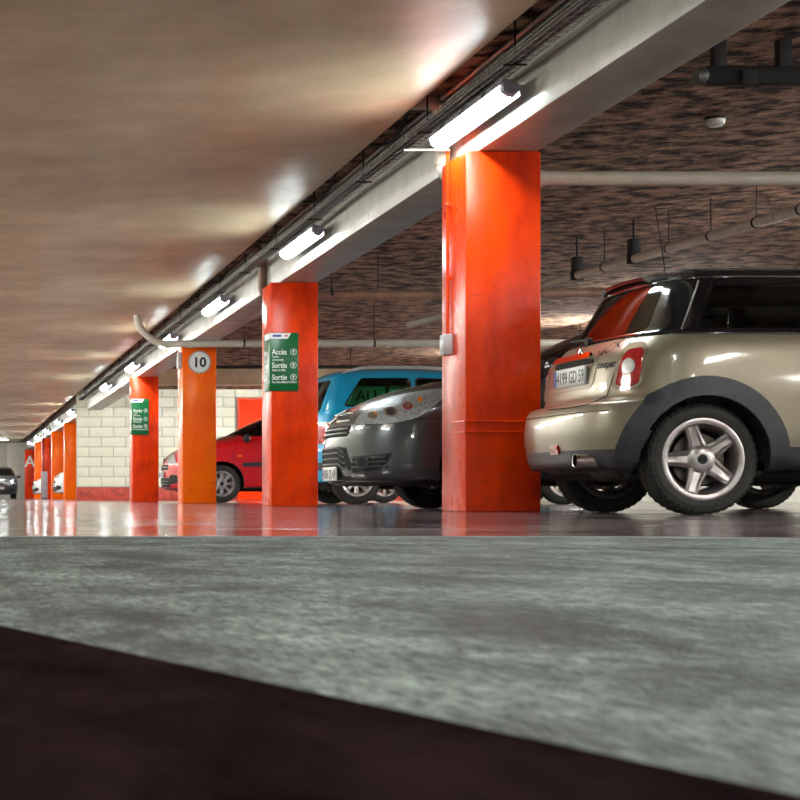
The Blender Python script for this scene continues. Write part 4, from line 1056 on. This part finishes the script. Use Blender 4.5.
for sg in (-1, 1):
    for pgn in van['side_windows']:
        c.patch('side_glass', pgn, c.side(sg), M_GLASSG, -0.012, -0.006)
        c.line('window_seal', pgn, c.side(sg), 0.012, M_BLACKG, closed=True)
    c.line('door_seam', [(1.36, .4), (1.36, 1.2)], c.side(sg), 0.004)
    c.line('side_moulding', [(.95, .66), (2.95, .66)], c.side(sg), 0.016, M_CLAD)
    c.patch('tail_lamp', round_poly([(-.10, .80), (.10, .80), (.10, 1.08), (-.10, 1.08)], .03), c.diag(38, sg, 0.0), M_REDLENS, -0.01, 0.012, 0.05) if False else None
    c.patch('tail_lamp', round_poly([(sg*.66, .78), (sg*.845, .78), (sg*.845, 1.06), (sg*.68, 1.06)], .02), c.rear(), M_REDLENS, -0.01, 0.012, 0.04)
    # roof rail
    bm = bmesh.new(); pts = []
    for i in range(15):
        t = i/14; x = .48+1.75*t; y = .60; z0 = c.top()(x, y)[0].z
        pts.append((x, sg*y, z0-0.005+0.055*min(1, 6*t, 6*(1-t))))
    tube(bm, pts, 0.020, 8); obj('roof_rail', bm, M_LGREY, c.root)
wheels(c, 'eight', 0.20, 0.185)
seats(c, [(2.0, -.36), (2.0, .36), (1.05, -.36), (1.05, .36)], top=1.28)
sh = obj('window_poster', boxbm(.56, 1.02, -0.665, -0.657, 1.28, 1.53), mat('poster_green', lin(190, 225, 205), 0.6), c.root, False)
text_obj('AU', 0.20, M_BLACKP, sh, Matrix.Translation((.775, -0.669, 1.34)) @ FACE_CAM, 0.003, 'CENTER', 'lettering', 0.003)
plate(c, c.rear(), 0, .62, '2871 VB 59', off=0.015)
c.line('bumper_seam', [(-.8, .66), (0, .66), (.8, .66)], c.rear(), .004)
c.patch('bumper_strip', [(-.84, .44), (.84, .44), (.84, .54), (-.84, .54)], c.rear(), M_CLAD, -0.01, .012, .06)
mirror_part(c, 2.95, .83, 1.22, P_BLUE)
for sg in (-1, 1): c.patch('head_lamp', round_poly([(sg*.45, .72), (sg*.78, .74), (sg*.76, .9), (sg*.5, .86)], .04), c.front(), M_CLEAR, -0.01, .01, .05)
bm = bmesh.new(); box(bm, 0.3, 3.9, -.55, .55, .2, .32, bev=.03); obj('underbody', bm, M_LINING, c.root)

# =========================================================== red compact car (and the white ones that share its form)
def compact(name, label, loc, rotz, paint, cat='car', txt='', group=None, low=0.0, wstyle='eight', chrome=True):
    k = 1-low
    sp = dict(L=4.08, top=1.58*k, R=0.315, wheels=[0.48, 3.18], sill=1, belt=7, m_sill=M_CLAD, m_body=paint, m_roof=paint,
        rows=[(.12, .26, 3.98, .21, .76), (.03, .30, 4.05, .235, .83), (0, .44, 4.08, .36, .86), (0, .6, 4.075, .54, .868), (.03, .72, 4.05, .68, .868), (.05, .82, 3.98, .78*k, .865), (.07, .92*k, 3.82, .90*k, .855),
              (.09, 1.0*k, 3.45, 1.01*k, .84), (.11, 1.05*k, 3.15, 1.075*k, .82), (.2, 1.25*k, 2.72, 1.28*k, .76), (.3, 1.42*k, 2.40, 1.42*k, .69), (.4, 1.52*k, 2.08, 1.52*k, .6), (.6, 1.565*k, 1.8, 1.565*k, .44), (.9, 1.578*k, 1.5, 1.578*k, .2), (1.05, 1.58*k, 1.3, 1.58*k, .02)],
        ar=0.45, af=[.6, .62, .66, .70, .72, .74, .76, .78, .78, .7, .6, .5, .4, .2, .1], nr=3.0, nf=2.5, cab_mid=1.5,
        side_windows=[round_poly([(.5, 1.10*k), (1.5, 1.10*k), (1.5, 1.42*k), (.7, 1.42*k)], .04), round_poly([(1.58, 1.10*k), (2.86, 1.10*k), (2.42, 1.32*k), (2.2, 1.42*k), (1.58, 1.43*k)], .03)],
        rear_window=[round_poly([(-.62, 1.10*k), (.62, 1.10*k), (.5, 1.45*k), (-.5, 1.45*k)], .05)],
        front_window=[round_poly([(-.68, 1.12*k), (.68, 1.12*k), (.56, 1.47*k), (-.56, 1.47*k)], .06)])
    c = Car(name, label, cat, loc, rotz, sp, group)
    c.patch('windscreen', sp['front_window'][0], c.front(), M_GLASS, -.012, -.006); c.patch('rear_glass', sp['rear_window'][0], c.rear(), M_GLASS, -.012, -.006)
    for sg in (-1, 1):
        for pgn in sp['side_windows']:
            c.patch('side_glass', pgn, c.side(sg), M_GLASSD, -.012, -.006)
        c.line('door_seam', [(2.98, .34), (3.0, .8), (2.95, 1.02*k)], c.side(sg), .004); c.line('door_seam', [(1.54, .34), (1.54, 1.04*k)], c.side(sg), .004)
        c.patch('side_moulding', round_poly([(1.65, .60), (2.86, .60), (2.84, .67), (1.65, .67)], .02), c.side(sg), M_CLAD, -.01, .012, .1)
        c.patch('head_lamp', smooth_poly([(-.22, .66*k), (-.05, .64*k), (.16, .72*k), (.30, .86*k), (.14, .86*k), (-.10, .78*k)], 3), c.diag(142, sg, 3.5), M_CLEAR, -.01, .008, .05)
        c.patch('indicator', round_poly([(2.86, .76), (2.93, .76), (2.93, .79), (2.86, .79)], .01), c.side(sg), M_AMBER, -.005, .008, .05)
        c.patch('fog_recess', smooth_poly([(sg*.45, .32), (sg*.68, .33), (sg*.70, .44), (sg*.5, .46)], 3), c.front(), M_LINING, -.01, .006, .05)
        c.patch('tail_lamp', round_poly([(sg*.58, .85*k), (sg*.80, .85*k), (sg*.78, 1.1*k), (sg*.64, 1.1*k)], .03), c.rear(), M_REDLENS, -.01, .012, .05)
        c.patch('door_handle', round_poly([(1.68, .88*k), (1.86, .88*k), (1.86, .91*k), (1.68, .91*k)], .01), c.side(sg), paint, -.005, .03, .06)
    F = c.front()
    g = c.patch('grille', round_poly([(-.42, .55), (.42, .55), (.38, .64), (-.38, .64)], .03), F, M_LINING, -.01, .006, .06)
    c.line('chrome_bar', [(-.40, .595), (0, .60), (.40, .595)], F, .010, M_CHROME, parent=g, off=.008)
    lg = c.patch('lower_grille', round_poly([(-.5, .26), (.5, .26), (.44, .42), (-.44, .42)], .04), F, M_LINING, -.01, .006, .06)
    for zz in (.31, .36): c.line('grille_bar', [(-.46, zz), (0, zz), (.46, zz)], F, .008, M_CLAD, parent=lg, off=.008)
    p, n = F(0, .69); bm = bmesh.new(); prism(bm, [(-.035, 0), (0, -.06), (.035, 0), (0, .06)], lambda u, v: p+Vector((.012, u, v)), lambda u, v: p+Vector((-.01, u*1.1, v*1.1))); obj('badge', bm, M_CHROME, c.body)
    plate(c, F, 0, .475, txt, .50, .11, off=.02)
    wheels(c, wstyle, .205, .19); seats(c, [(1.9, -.36), (1.9, .36)], top=1.06*k)
    mirror_part(c, 2.78, .82, 1.06*k, paint if name != 'red_car' else M_LINING)
    bm = bmesh.new(); box(bm, .3, 3.8, -.55, .55, .19, .30, bev=.03); obj('underbody', bm, M_LINING, c.root)
    for sg in (-1, 1):
        pts = [F(sg*(.1+.5*t), 1.085*k+.01*t) for t in (0, .5, 1)]
        obj('wiper', tube(bmesh.new(), [q+n_*.01 for q, n_ in pts], .008, 6), M_LINING, c.root)
    return c
compact('red_car', 'bright red compact car parked nose first behind the number 10 column', (7.60, 29.85, 0), PI, P_RED, txt='8526 TX 59')
compact('white_car', 'white car nose showing beside the lit-tinted orange column past the block wall', (7.30, 57.8, 0), PI, P_WHITE, txt='5142 KR 59', group='white cars far down the aisle')
compact('white_car', 'farther white car nose between the grey cabinet and letter A column', (7.25, 72.2, 0), PI, P_WHITE, txt='3377 NB 59', group='white cars far down the aisle', low=.08)
compact('grey_car', 'dark grey car facing the camera at the far end of the aisle', (1.88, 81.2, 0), -PI/2, P_GREY, txt='9061 PZ 59', low=.07, wstyle='six')
